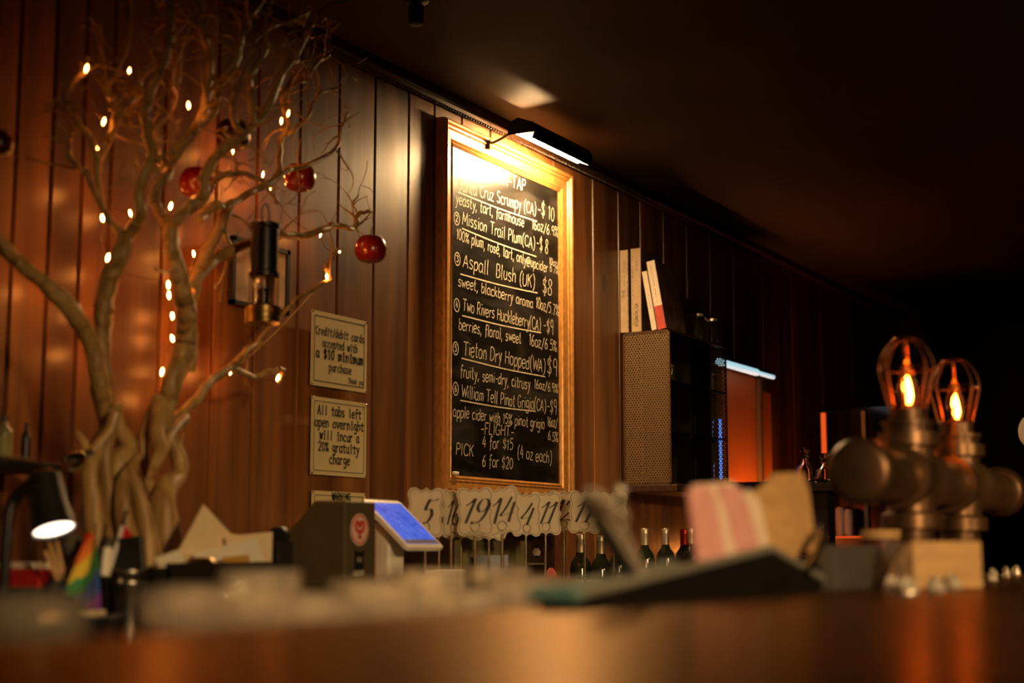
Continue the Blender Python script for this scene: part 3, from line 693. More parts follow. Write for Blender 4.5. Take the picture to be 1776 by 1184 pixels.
# curling twigs grown on the outer limbs
def twig(mb, p, d, L, r, lev):
    n = 6; pts = [p]; rad = [r]; ax = Vector((random.uniform(-1,1), random.uniform(-1,1), random.uniform(-.4,1))).normalized()
    curl = random.uniform(-.5, .5)
    for i in range(n):
        d = (d + Vector((random.uniform(-.4,.4), random.uniform(-.25,.25), random.uniform(-.3,.42)))*.7).normalized()
        d = (Matrix.Rotation(curl, 3, ax) @ d).normalized()
        q = pts[-1] + d*L/n
        if q.y > WY-.03: q.y = WY-.03
        q.z = min(q.z, H-.02)
        pts.append(q); rad.append(max(.0009, r*(1-.75*(i+1)/n)))
        if lev and i in (2, 4) and random.random() < .75:
            dd = (d + Vector((random.uniform(-1,1), random.uniform(-.4,.4), random.uniform(-.6,1)))).normalized()
            twig(mb, q, dd, L*.55, rad[-1]*.8, lev-1)
    mb.tube(smooth_path(pts, 2), [rad[min(i//2, len(rad)-1)] for i in range(2*(len(pts)-1)+1)], 6)
for mb, o, r, tw in branches:
    if tw:
        cnt = int(len(o)*tw*.62)
        for k in range(cnt):
            i = random.randint(int(len(o)*.35), len(o)-1)
            d = (o[min(i+1, len(o)-1)]-o[i-1]).normalized()
            d = (d*.5 + Vector((random.uniform(-1,1), random.uniform(-.5,.5), random.uniform(-.5,1)))).normalized()
            twig(mb, o[i], d, random.uniform(.05, .15), min(.0040, r[i]*.6), 1)
    mb.build('branch', M['tree'], tree, angle=80)

# fairy lights wound through the tree; several close to the wall are added for its glow
fl = thing('string_lights', 'string of tiny warm fairy lights wound through the driftwood tree', 'string lights', tp(245, 1080).to_tuple())
fl.location.z = BACK
bulbs = [(187,447,2.30),(178,378,2.32),(168,258,2.34),(180,211,2.3),(150,119,2.24),(224,124,2.34),(244,301,2.3),(327,183,2.18),(300,268,2.26),
         (296,358,2.3),(292,494,2.3),(293,512,2.3),(299,548,2.3),(299,587,2.3),(281,645,2.3),(300,690,2.51),(322,640,2.51),(318,585,2.51),(322,545,2.51),(336,440,2.51),(372,400,2.51),
         (404,262,2.51),(440,330,2.51),(456,303,2.51),(487,254,2.32),(488,210,2.28),(500,197,2.26),(190,540,2.51),(178,610,2.51),(100,500,2.51),(20,444,2.51),(482,655,2.32),(400,645,2.51),
         (567,480,2.34),(588,434,2.36),(556,407,2.51),(468,330,2.51),(352,470,2.51),(205,470,2.51),(226,370,2.51),(170,330,2.51)]
wp = [tp(200, 1000, 2.3)] + [PY(*q) for q in bulbs]
wire = MB()
for a, b in zip(wp, wp[1:]):
    if (b-a).length < .42:
        mid = (a+b)/2 + Vector((0, .01, -.02*min(1, (b-a).length*4)))
        wire.tube(smooth_path([a, mid, b], 4), .0009, 5)
wire.build('wire', M['brass'], fl)
for q in bulbs:
    p = PY(*q)
    MB().lathe([(0,-.008),(.0014,-.005),(.0025,0),(.0015,.005),(0,.009)], 8, Matrix.Translation(p) @ Matrix.Rotation(random.uniform(-.4,.4), 4, 'X')).build('bulb', M['fairy_dim' if q[1] < 215 else 'fairy'], fl)

# apples hanging on threads
def apple(px, py, r, y, mt, label):
    c = PY(px, py, y); R = r*depth(c)/F
    t = thing('hanging_apple', label, 'apple', c.to_tuple(), 'apples hung in the driftwood tree')
    pf = []
    for k in range(17):
        a = PI*k/16; rr = R*(math.sin(a)**.82)*(1.0+.05*math.cos(a)); zz = -R*.96*math.cos(a)
        if k > 11: zz -= R*.25*((k-11)/5)**2*1.0
        if k < 4: zz += R*.16*((4-k)/4)**2
        pf.append((max(rr, 0.0), zz))
    pf[0] = (0, pf[0][1]); pf[-1] = (0, pf[-1][1])
    MB().lathe(pf, 28, Matrix.Translation(c)).build('fruit', mt, t)
    ztop = c.z+pf[-1][1]
    sm_ = MB().tube([(c.x, c.y, ztop-.002), (c.x+.002, c.y, ztop+.018), (c.x+.005, c.y, ztop+.028)], .0016, 6).build('stem', M['stem'], t)
    MB().tube([(c.x+.004, c.y, ztop+.024), (c.x+.004, c.y, ztop+.075)], .0004, 4).build('thread', M['stem'], sm_)
apple(643, 431, 28, 2.36, M['apple'], 'red apple hanging farthest right, at the tip of the long branch')
apple(520, 307, 28, 2.40, M['apple'], 'dark red apple hanging above the lantern, right of the branches')
apple(342, 316, 31, 2.34, M['apple'], 'bright red apple half hidden behind the right upright branch')
apple(404, 232, 30, 2.30, M['apple_dark'], 'dark shadowed apple hanging high in the middle of the tree')
apple(-4, 248, 27, 2.28, M['apple_dark'], 'dark apple cut off at the left edge of the photo')
# miner's lantern hanging in the tree
c = PY(458, 470, 2.16); k = depth(c)/F
def lz(py): return PY(458, py, 2.16).z
t = thing('hanging_lantern', 'old brass lantern with a glass middle hanging in the tree', 'lantern', (c.x, c.y, lz(560)))
def LM(z): return Matrix.Translation((c.x, c.y, z))
MB().lathe([(0, lz(380)), (14*k, lz(383)), (27*k, lz(388)), (27*k, lz(394)), (24*k, lz(397)), (24*k, lz(470)), (27*k, lz(473)), (27*k, lz(480)), (20*k, lz(480))][::-1], 28, LM(0)).build('hood', M['black_metal'], t)
MB().lathe([(20*k, lz(532)), (21*k, lz(482))], 28, LM(0)).build('glass_cylinder', M['glass'], t)
MB().lathe([(0, lz(561)), (30*k, lz(561)), (31*k, lz(556)), (29*k, lz(551)), (31*k, lz(545)), (31*k, lz(533)), (24*k, lz(530)), (10*k, lz(528)), (7*k, lz(515)), (9*k, lz(508)), (4*k, lz(500)), (0, lz(500))], 28, LM(0)).build('fuel_base', M['brass_old'], t)
for q in range(4):
    an = q*PI/2+.6
    MB().tube([(c.x+24*k*math.cos(an), c.y+24*k*math.sin(an), lz(534)), (c.x+24*k*math.cos(an), c.y+24*k*math.sin(an), lz(476))], .0018, 6).build('guard_rod', M['brass_old'], t)
MB().tube(smooth_path([(c.x-.012, c.y, lz(384)), (c.x-.014, c.y, lz(366)), (c.x, c.y, lz(352)), (c.x+.014, c.y, lz(366)), (c.x+.012, c.y, lz(384))]), .0016, 6).build('hook', M['black_metal'], t)
# small framed picture behind it
p = PY(403, 402, WY-.02); q = PY(499, 540, WY-.02)
t = thing('framed_picture', 'small dark framed picture on the wall behind the hanging lantern', 'picture', ((p.x+q.x)/2, WY-.01, q.z))
fb = MB(); w_ = .012
zt_, zb_ = PY(403, 408, WY-.02).z, PY(403, 527, WY-.02).z
for lo, hi in (((p.x, zb_), (q.x, zb_+w_)), ((p.x, zt_-w_), (q.x, zt_)), ((p.x, zb_), (p.x+w_, zt_)), ((q.x-w_, zb_), (q.x, zt_))):
    fb.box((lo[0], WY-.026, lo[1]), (hi[0], WY-.012, hi[1]))
fb.build('frame', M['black'], t, smooth=False)
mtp = mat('faded_print', (.62, .54, .42), .25, var=.7, scale=9)
MB().box((p.x+w_*.8, WY-.018, zb_+w_*.8), (q.x-w_*.8, WY-.013, zt_-w_*.8)).build('print', mtp, t, smooth=False)
# chrome cup light clipped on the trunk
c = PY(132, 798, 2.08); k = depth(c)/F
t = thing('clip_light', 'small chrome cup clip light on the left side of the tree trunk', 'lamp', c.to_tuple())
d = (RGT*-.8 + FWD*-.5 + Vector((0,0,-.25))).normalized()
MB().lathe([(6*k, -18*k), (14*k, -12*k), (17*k, 0), (17*k, 12*k), (18*k, 13*k), (15.5*k, 13*k), (14*k, 4*k), (8*k, 2*k), (0, 2*k)], 24, axisM(c, c+d)).build('cup', M['chrome'], t)
MB().tube(smooth_path([c-d*14*k, c-d*30*k+Vector((0,0,.004)), PY(155, 780, 2.10)]), 4*k, 8).build('clip', M['black'], t)
# hook cord hanging from the ceiling, and a ceiling spot
p0 = PZ(602, 4, H); p1 = PY(541, 62, p0.y+.02)
t = thing('dangling_cable', 'thin cord curving down from the ceiling with a small copper end', 'cord', p0.to_tuple())
MB().tube(smooth_path([p0, PY(575, 4, p0.y)+Vector((0,0,-.004)), PY(553, 22, p0.y+.01), PY(546, 45, p0.y+.02), p1]), .0022, 6).build('cable', M['stem'], t)
MB().lathe([(0,-.010),(.007,-.006),(.008,0),(.005,.008),(0,.010)], 12, Matrix.Translation(p1)).build('end_ball', M['copper'], t)
p0 = PZ(722, -2, H)
t = thing('ceiling_fixture', 'small dark unlit fixture on the ceiling near the top edge', 'lamp', p0.to_tuple())
MB().lathe([(.028, -.012), (.034, -.008), (.034, 0), (0, 0)], 20, Matrix.Translation(p0)).build('rose', M['black_metal'], t)
MB().lathe([(0, -.075), (.02, -.072), (.022, -.02), (.012, -.012)], 16, Matrix.Translation(p0)).build('spot_head', M['black_metal'], t)

# ------------------------------------------------------------------ things on the back counter, left end
def boxat(name, label, cat, lo, hi, mt, bevel=.003, group=None):
    c = Vector(((lo[0]+hi[0])/2, (lo[1]+hi[1])/2, lo[2])); o = MB().box(lo, hi).build(name, mt, None, smooth=False, bevel=bevel)
    return tag(o, label, cat, group)
# desk lamp
yd = 2.0
t = thing('desk_lamp', 'black desk lamp with a glowing round head at the left edge', 'lamp', (PY(12, 900, yd).x, yd, BACK))
base = PY(12, 900, yd); k = depth(base)/F
MB().lathe([(0, BACK+.018), (.065, BACK+.016), (.072, BACK+.004), (.072, BACK), (0, BACK)][::-1], 28, Matrix.Translation((base.x, yd, 0))).build('base', M['black'], t)
MB().tube(smooth_path([(base.x, yd, BACK+.01), PY(10, 960, yd), PY(18, 880, yd), PY(30, 862, yd)]), .010, 10).build('stand', M['black_metal'], t)
MB().tube(smooth_path([PY(24, 866, yd), PY(40, 850, yd), PY(58, 838, yd)]), .011, 10).build('joint', M['black_metal'], t)
pc = PY(94, 920, yd); tp_ = PY(52, 802, yd); ax = (pc-tp_).normalized()
hl = (pc-tp_).length*.86; ax = (RGT*.31-UPV*.87-FWD*.38).normalized()
hd = MB().lathe([(0, 0), (.022, .002), (.031, .010), (.033, hl*.6), (.0385, hl*.93), (.0395, hl), (.036, hl), (.035, hl-.006), (0, hl-.006)], 28, axisM(pc-ax*hl, pc))
hd.build('lamp_head', M['black'], t)
MB().lathe([(.0345, hl-.0045), (0, hl-.003)], 28, axisM(pc-ax*hl, pc)).build('light_disc', M['disc'], bpy.data.objects['lamp_head'])
MB().tube([PY(-30, 798, yd), PY(52, 806, yd)], .013, 10).build('arm', M['black'], t)
# little wall shelf with bottles behind the lamp
ysf = 2.45
p = PY(-20, 800, ysf); q = PY(40, 800, ysf); zs = p.z
boxat('wall_ledge', 'small black ledge on the wall behind the desk lamp carrying bottles', 'shelf', (p.x-.1, 2.38, zs-.02), (q.x+.04, WY-.01, zs), M['black'])
def small_bottle(px, h, r, mt, lm, label, y):
    c = PY(px, 790, y); t = thing('small_bottle', label, 'bottle', (c.x, y, zs), 'bottles on the wall ledge')
    MB().lathe([(0,0),(r,0),(r,h*.62),(r*.9,h*.70),(r*.4,h*.80),(r*.36,h*.96),(0,h*.96)], 20, Matrix.Translation((c.x, y, zs))).build('bottle_body', mt, t)
    MB().lathe([(r*1.015,h*.08),(r*1.015,h*.55)], 20, Matrix.Translation((c.x, y, zs))).build('paper_label', lm, t)
    MB().lathe([(r*.42,h*.90),(r*.42,h),(0,h)], 14, Matrix.Translation((c.x, y, zs))).build('cap', M['black'], t)
small_bottle(6, .094, .017, M['olive'], mat('green_label', (.28, .25, .09), .6), 'small bottle with a green label at the far left edge', 2.44)
small_bottle(44, .085, .010, M['black'], M['black'], 'thin black bottle beside the green labelled bottle on the ledge', 2.44)
# red box with white papers
p = PY(14, 986, 2.2); q = PY(92, 986, 2.2)
boxat('black_box', 'black box under the glossy red box behind the desk lamp', 'box', (p.x, 2.12, BACK), (q.x, 2.28, p.z-.034), M['black'])
boxat('red_box', 'glossy red box on the back counter behind the desk lamp', 'box', (p.x, 2.12, p.z-.034), (q.x, 2.28, p.z), M['red_gloss'])
boxat('paper_pile', 'white folded papers lying on the red box', 'paper', (p.x+.006, 2.14, p.z), (p.x+.05, 2.26, p.z+.012), M['white_paper'], .002)
# metal bucket holding odds and ends
yb = 2.0
a = PY(182, 990, yb); b = PY(268, 990, yb); R = (b-a).dot(RGT)/2*.98; bc = (a+b)/2; zr = bc.z
t = thing('metal_bucket', 'small galvanised metal bucket holding pens and a black card holder', 'bucket', (bc.x, yb, BACK))
BM = Matrix.Translation((bc.x, yb, 0))
MB().lathe([(0, BACK), (R*.72, BACK), (R*.9, BACK+(zr-BACK)*.6), (R*.92, zr-.034), (R*.96, zr-.031), (R*.93, zr-.027), (R*.98, zr-.020), (R*.95, zr-.016), (R*.97, zr-.004), (R*1.03, zr-.002), (R*1.03, zr+.002), (R*.98, zr), (R*.90, BACK+.03), (R*.70, BACK+.006), (0, BACK+.006)], 32, BM).build('pail', M['steel'], t)
for s in (-1, 1):
    MB().lathe([(0,-.003),(.007,-.003),(.007,.003),(0,.003)], 12, axisM(bc+Vector((s*R*1.0, 0, -.02)), bc+Vector((s*R*2, 0, -.02)))).build('handle_ear', M['steel'], t)
# black card holder standing in the bucket
o = Matrix.Translation((bc.x+.012, yb+.005, BACK+.02)) @ Matrix.Rotation(TH-.12, 4, 'Z') @ Matrix.Rotation(-.12, 4, 'X')
MB().box((-.008, -.040, 0), (.008, .040, zr-BACK+.042), M=o @ Matrix.Rotation(PI, 4, 'Z')).build('card_holder', M['black'], None, smooth=False, bevel=.003)
tag(bpy.data.objects['card_holder'], 'black rectangular card holder standing in the metal bucket', 'holder')
def pen(name, label, a, b, y, r, mt, tipm, cat='pen', group='pens in the bucket'):
    a = PY(a[0], a[1], y); b = PY(b[0], b[1], y); t = thing(name, label, cat, b.to_tuple(), group); M_ = axisM(b, a); L_ = (a-b).length
    MB().lathe([(0,0),(r,.002),(r,L_*.72),(r*.8,L_*.73),(0,L_*.735)], 12, M_).build('barrel', mt, t)
    MB().lathe([(0,L_*.70),(r*.75,L_*.70),(r*.75,L_*.97),(r*.4,L_),(0,L_)], 12, M_).build('tip', tipm, t)
pen('marker_pen', 'slim white marker with a dark tip leaning above the metal bucket', (220, 884), (190, 990), 2.03, .0042, M['white'], M['black'])
t = thing('red_card', 'small red card standing behind the black card holder', 'card', (bc.x, yb+.03, BACK), 'pens in the bucket')
P_ = [PY(206, 936, 2.035), PY(213, 906, 2.035), PY(228, 925, 2.035), PY(236, 1000, 2.035), PY(206, 1000, 2.035)]
MB().add(P_+[v+FWD*.001 for v in P_], [tuple(range(5)), tuple(range(9,4,-1))]+[(i,(i+1)%5,5+(i+1)%5,5+i) for i in range(5)]).build('card_sheet', M['red_gloss'], t, smooth=False)
pen('felt_pen', 'thick white felt pen standing left of the black card holder', (190, 930), (182, 1000), 1.985, .009, M['white_paper'], M['grey_cloth'])
# pencil cup with wooden sticks, rainbow flag
yc = 2.06
cc = PY(122, 1030, yc)
t = thing('pencil_cup', 'dark cup of wooden sticks left of the metal bucket', 'cup', (cc.x, yc, BACK))
zc = PY(122, 1005, yc).z
MB().lathe([(0,BACK),(.034,BACK),(.038,zc),(.035,zc),(.032,BACK+.005),(0,BACK+.005)], 24, Matrix.Translation((cc.x, yc, 0))).build('cup_body', M['grey_cloth'], t)
for i, (a, b) in enumerate((((84, 938), (112, 1020)), ((96, 930), (116, 1022)), ((78, 955), (108, 1024)), ((146, 880), (134, 1020)))):
    a_, b_ = PY(*a, yc), PY(*b, yc-.002*i)
    o = MB().tube([b_, a_], .0035 if i < 3 else .002, 8).build('wooden_stick', M['cut_wood'] if i < 3 else M['stem'], None)
    tag(o, ('pale wooden stick second from left in the cup', 'pale wooden stick tallest of the left leaning three in the cup', 'pale wooden stick lowest and farthest left in the cup', 'dark thin stick behind the rainbow flag')[i], 'stick', 'sticks in the cup')
c = PY(124, 944, yc+.01)
o = MB().lathe([(0,-.022),(.012,-.018),(.019,-.006),(.020,.004),(.014,.016),(0,.021)], 18, Matrix.Translation(c)).build('round_stopper', M['grey_cloth'], None); tag(o, 'grey rounded stopper between the sticks and the rainbow flag', 'stopper')
MB().tube([c, PY(122, 1020, yc)], .003, 6).build('peg', M['grey_cloth'], o)
bpy.data.objects['peg'].location = (0, 0, 0)
# rainbow flag on a stick: six stripes in one cloth
yf = 2.0
t = thing('rainbow_flag', 'small rainbow striped flag drooping on a thin stick', 'flag', PY(165, 1030, yf).to_tuple())
MB().tube([PY(160, 1050, yf), PY(166, 905, yf)], .0018, 6).build('flag_stick', M['stem'], t)
cols = [(.62,.02,.012), (.75,.18,.015), (.72,.48,.03), (.04,.26,.06), (.03,.09,.40), (.20,.04,.30)]
fms = [mat('flag_%s' % n_, c_, .8, var=.1) for n_, c_ in zip(('red','orange','yellow','green','blue','violet'), cols)]
fm_ = MB()
tl, tr_, bl, br = PY(150, 930, yf), PY(166, 918, yf), PY(116, 1030, yf-.01), PY(172, 1060, yf)
nu, nv = 18, 14
def fpt(u, v):
    # u runs across the stripes (left edge down to the lower right), v along the hoist
    top = tl.lerp(bl, u); bot = tr_.lerp(br, u)
    q = top.lerp(bot, v); return q + Vector((0, .006*math.sin(v*9+u*2), .003*math.sin(v*7)))
vs = [fpt(i/nu, j/nv) for i in range(nu+1) for j in range(nv+1)]
for i in range(nu):
    for j in range(nv):
        s_ = min(5, max(0, int((i/nu*.62 + j/nv*.40)*6)))
        fm_.add([vs[i*(nv+1)+j], vs[i*(nv+1)+j+1], vs[(i+1)*(nv+1)+j+1], vs[(i+1)*(nv+1)+j]], [(0,1,2,3)], s_)
fo = fm_.build('flag_cloth', fms, t); so = fo.modifiers.new('thick', 'SOLIDIFY'); so.thickness = .0012
# small black dish with paper in front of them
yn = 1.9
p = PY(92, 1066, yn); q = PY(205, 1066, yn); cz = p.z
t = thing('bill_tray', 'small black tray holding a white slip in front of the rainbow flag', 'tray', ((p.x+q.x)/2, yn, BACK))
c = (p+q)/2; k = depth(c)/F
MT = Matrix.Translation((c.x, c.y, 0)) @ Matrix.Rotation(-PI/2+TH, 4, 'Z')
MB().add([MT @ Vector(v) for v in ((-.040,-.04,BACK),(.040,-.04,BACK),(.040,.04,BACK),(-.040,.04,BACK),(-.056,-.052,cz-.004),(.056,-.052,cz-.004),(.056,.052,cz-.004),(-.056,.052,cz-.004))], [(3,2,1,0),(4,5,6,7),(0,1,5,4),(1,2,6,5),(2,3,7,6),(3,0,4,7)]).build('tray_body', M['black'], t, smooth=False, bevel=.003)
MB().box((-.054,-.040,cz-.0035),(.022,.04,cz+.004), M=MT).build('slip', M['cream'], None, smooth=False)
tag(bpy.data.objects['slip'], 'white paper slip lying on the small black tray', 'paper')
# black letter tray with papers
yt = 1.94
p = PY(292, 976, yt); q = PY(470, 976, yt); zt2 = p.z
t = thing('paper_tray', 'black tray on the back counter filled with loose papers', 'tray', ((p.x+q.x)/2, yt, BACK))
tb = MB(); y0_, y1_ = yt-.0, yt+.11; x0_, x1_ = p.x, q.x+.02
tb.box((x0_, y0_, BACK), (x1_, y0_+.006, zt2)); tb.box((x0_, y1_-.006, BACK), (x1_, y1_, zt2-.02)); tb.box((x0_, y0_, BACK), (x0_+.006, y1_, zt2-.01)); tb.box((x1_-.006, y0_, BACK), (x1_, y1_, zt2)); tb.box((x0_, y0_, BACK), (x1_, y1_, BACK+.02))
tb.build('tray_body', M['black'], t, smooth=False)
def sheet(name, label, pts, y, mt, dy=0.0, th=.0012, cat='paper', bend=0.0):
    P = [PY(a, b, y+dy*i) for i, (a, b) in enumerate(pts)]
    n_ = (P[1]-P[0]).cross(P[2]-P[0]).normalized()
    mb = MB().add(P+[v+n_*th for v in P], [tuple(range(len(P))), tuple(range(2*len(P)-1, len(P)-1, -1))] + [(i, (i+1)%len(P), len(P)+(i+1)%len(P), len(P)+i) for i in range(len(P))])
    o = mb.build(name, mt, None, smooth=False); return tag(o, label, cat, 'papers in the black tray')
sheet('envelope', 'large cream envelope tilted up highest in the black tray', [(308, 958), (353, 874), (400, 925), (420, 928), (424, 985), (330, 990)], 2.01, M['cream'], .004)
sheet('paper_sheet', 'cream sheet standing at the right end of the black tray', [(392, 930), (473, 922), (471, 985), (396, 985)], 2.00, M['cream'], .004)
sheet('receipt', 'white printed receipt leaning in front of the cream sheet', [(330, 978), (340, 958), (446, 932), (462, 985), (340, 990)], 1.985, M['white_paper'], .003)
sheet('price_tag', 'yellow strip with brown dots at the front of the tray', [(387, 966), (433, 962), (433, 986), (387, 988)], 1.962, M['yellow_tag'], 0)
sheet('folded_slip', 'white folded slip at the left end of the black tray', [(268, 968), (312, 952), (324, 985), (280, 990)], 1.975, M['white_paper'], .003)
c = PY(350, 972, 1.97); o = MB().lathe([(0,-.006),(.02,-.005),(.026,0),(.02,.006),(0,.007)], 20, Matrix.Translation(c)).build('bottle_lid', M['brass'], None); tag(o, 'dark round lid lying among the papers in the tray', 'lid')
c = PY(484, 930, 2.2)
t = thing('tape_dispenser', 'black tape dispenser between the papers and the dark grey box', 'dispenser', (c.x, 2.2, BACK))
MB().lathe([(.008,-.012),(.022,-.012),(.024,-.009),(.024,.009),(.022,.012),(.008,.012)], 22, axisM(c, c+RGT*-.3+FWD*-1)).build('reel', M['black'], t)
MB().box((c.x-.03, 2.18, BACK), (c.x+.03, 2.22, c.z-.012)).build('dispenser_body', M['black'], t, smooth=False, bevel=.004)

# ------------------------------------------------------------------ dark grey box with stickers, card tablet
yf = 2.05
a = PY(599, 868, yf); b = PY(652, 868, yf); zt3 = a.z
pm, pb = PX(545, 866, a.x), PX(482, 942, a.x)
t = thing('printer_box', 'dark grey counter box with a sloped back and two stickers, beside the white tablet', 'box', ((a.x+b.x)/2, (yf+pb.y)/2, BACK))
poly = [(yf, BACK), (yf, zt3), (pm.y, zt3+.002), (pb.y, pb.z), (pb.y, BACK)]
n = len(poly); vs = [(a.x, y, z) for y, z in poly] + [(b.x, y, z) for y, z in poly]
MB().add(vs, [tuple(range(n)), tuple(range(2*n-1, n-1, -1))] + [(i, n+i, n+(i+1)%n, (i+1)%n) for i in range(n)]).build('housing', M['dark_grey'], t, smooth=False, bevel=.005)
c = PY(623, 918, yf); R = 27.5*depth(c)/F
st = MB(); Oy = Vector((0, yf-.0006, 0))
def disc(mb, cx_, cz_, r, mi, lift, n_=28): mb.add([Oy+UX*(cx_+r*math.cos(2*PI*i/n_))+VZ*(cz_+r*math.sin(2*PI*i/n_))+NY*lift for i in range(n_)], [tuple(range(n_))], mi)
disc(st, c.x, c.z, R, 0, .0006)
ring = [(c.x+R*.86*math.cos(2*PI*i/30), c.z+R*.86*math.sin(2*PI*i/30)) for i in range(31)]
st.ribbon(ring, R*.10, Oy, UX, VZ, NY, .0012, 1)
for s in (-1, 1):  # two red claws over a crossed tail
    st.ribbon(smooth_path([(c.x+s*R*.08, c.z-R*.15), (c.x+s*R*.42, c.z+R*.05), (c.x+s*R*.40, c.z+R*.42), (c.x+s*R*.12, c.z+R*.40), (c.x+s*R*.05, c.z+R*.12)]), R*.26, Oy, UX, VZ, NY, .0012, 1)
    st.ribbon(smooth_path([(c.x+s*R*.10, c.z-R*.05), (c.x-s*R*.14, c.z-R*.32), (c.x+s*R*.22, c.z-R*.58)]), R*.14, Oy, UX, VZ, NY, .0013, 1)
st.build('round_sticker', [M['sticker_white'], M['sticker_red']], t, smooth=False)['label'] = 'round pale sticker with a red claw emblem'
st = MB(); c2 = PY(622, 972, yf); q_ = R*.75
st.add([Oy+UX*(c2.x+x_*q_)+VZ*(c2.z+z_*q_)+NY*.0008 for x_, z_ in ((-.75,.95),(-.35,.75),(.35,.75),(.75,.95),(.62,.2),(.7,-.7),(-.7,-.7),(-.62,.2))], [tuple(range(8))], 0)
for s_ in (-1, 1): st.ribbon([(c2.x+s_*q_*.20, c2.z+q_*.28), (c2.x+s_*q_*.17, c2.z-q_*.12)], q_*.10, Oy, UX, VZ, NY, .0013, 1)
write(st, 'LOCUST', (c2.x-q_*.8, c2.z-q_*1.2), (c2.x+q_*.85, c2.z-q_*1.2), Oy, UX, VZ, NY, q_*.34, .0022, 1)
st.build('dark_sticker', [M['black'], M['white']], t, smooth=False)['label'] = 'black emblem sticker lettered LOCUST'
# tablet on its stand
yb_, yf_ = 2.20, 2.06
TL, TR = PY(628, 864, yb_), PY(691, 868, yb_); BR_, BL_ = PY(773, 949, yf_), PY(708, 949, yf_)
tc = (TL+TR+BR_+BL_)/4; Wt = ((TR-TL).length+(BR_-BL_).length)/2
Ux = UX.copy(); dv = ((BL_+BR_)/2-(TL+TR)/2); dv.x = 0; Lt = dv.length; Vd = -dv.normalized(); Nn = Ux.cross(Vd).normalized()
t = thing('tablet_register', 'white tablet register with a lit blue screen, tilted on a white stand', 'tablet', (tc.x, 2.15, BACK))
def rrect(w_, h_, r_, n_=5):
    out = []
    for cx_, cy_, a0 in ((w_/2-r_, h_/2-r_, 0), (-w_/2+r_, h_/2-r_, PI/2), (-w_/2+r_, -h_/2+r_, PI), (w_/2-r_, -h_/2+r_, 1.5*PI)):
        for i in range(n_+1): out.append((cx_+r_*math.cos(a0+PI/2*i/n_), cy_+r_*math.sin(a0+PI/2*i/n_)))
    return out
MB().prism(rrect(Wt, Lt, .012), tc, Ux, Vd, Nn, -.013, .0).build('bezel', M['white'], t, bevel=.002); bz = bpy.data.objects['bezel']
MB().prism(rrect(Wt*.86, Lt*.84, .002), tc+Vd*.000, Ux, Vd, Nn, .0002, .0012).build('screen', M['screen'], bz, smooth=False)
MB().prism(rrect(Wt*.86, Lt*.07, .001), tc-Vd*Lt*.385, Ux, Vd, Nn, .0012, .0018).build('toolbar', M['ink'], bz, smooth=False)
c0 = PY(686, 1000, 2.14)
MB().prism(rrect(.072, .05, .012), (c0.x, 2.16, 0), (1,0,0), (0,1,0), (0,0,1), BACK+.02, tc.z+.0).build('stand_column', M['white'], t, bevel=.003)
zb5 = PY(700, 1000, 2.1).z
MB().prism(rrect(.14, .13, .02), (c0.x+.012, 2.13, 0), (1,0,0), (0,1,0), (0,0,1), BACK, BACK+.02).build('stand_base', M['white'], t, bevel=.003)
p = PY(756, 987, 2.02); q = PY(792, 987, 2.02)
boxat('card_reader', 'small white card reader standing right of the tablet stand', 'card reader', (p.x, 1.99, BACK), (q.x, 2.055, p.z), M['white'], .005)
cb = MB(); cb.tube(smooth_path([PY(662, 1004, 2.06), PY(680, 996, 2.05), PY(700, 998, 2.05), PY(715, 1003, 2.05), PY(735, 997, 2.06), PY(746, 1004, 2.06)]), .0025, 6)
o = cb.build('white_cable', M['white'], None); tag(o, 'white cable lying at the foot of the tablet stand', 'cable')
def yx(px, y): return PY(px, 960, y).x
# open cubby behind the number stands
yk = 2.36
p = PY(788, 926, yk); q = PY(956, 926, yk); zk = p.z
t = thing('open_cubby', 'low open cubby with an olive back behind the number stands', 'shelf unit', ((p.x+q.x)/2, 2.46, BACK))
MB().box((p.x, 2.45, BACK), (q.x, 2.46, zk)).build('back_panel', M['olive'], t, smooth=False)
MB().box((p.x-.02, yk, BACK), (p.x, 2.555, zk)).build('side_panel', M['dark_wood'], t, smooth=False)
MB().box((q.x, yk, BACK), (q.x+.02, 2.555, zk)).build('side_panel', M['trim_wood'], t, smooth=False)
MB().box((p.x-.02, yk, zk), (q.x+.02, 2.555, zk+.015)).build('top_panel', M['trim_wood'], t, smooth=False)
zsf = PY(900, 976, 2.42).z
MB().box((yx(912, 2.40), 2.385, zsf-.006), (q.x, 2.45, zsf)).build('inner_shelf', M['olive'], t, smooth=False)
boxat('pale_carton', 'bluish white carton inside the open cubby', 'box', (yx(834, 2.40), 2.375, BACK), (yx(870, 2.40), 2.425, PY(850, 962, 2.40).z), M['bluewhite'])
boxat('dark_carton', 'dark carton right of the pale carton in the open cubby', 'box', (yx(878, 2.40), 2.375, BACK), (yx(905, 2.40), 2.425, PY(890, 982, 2.40).z), M['black'])
x_ = yx(937, 2.415); zz = zsf+.001
t = thing('round_flask', 'small round dark flask with a white label in the open cubby', 'bottle', (x_, 2.415, zz))
MB().lathe([(0,0),(.014,0),(.027,.018),(.030,.034),(.024,.054),(.010,.066),(.008,.078),(0,.078)], 24, Matrix.Translation((x_, 2.415, zz))).build('flask_body', M['glass_green'], t)
MB().lathe([(.009,.074),(.009,.09),(.004,.096),(0,.097)], 14, Matrix.Translation((x_, 2.415, zz))).build('stopper', M['chrome'], t)
MB().lathe([(.0285,.022),(.0306,.034),(.0275,.046)], 24, Matrix.Translation((x_, 2.415, zz))).build('label_band', M['label'], t)
x_ = yx(945, 2.40)
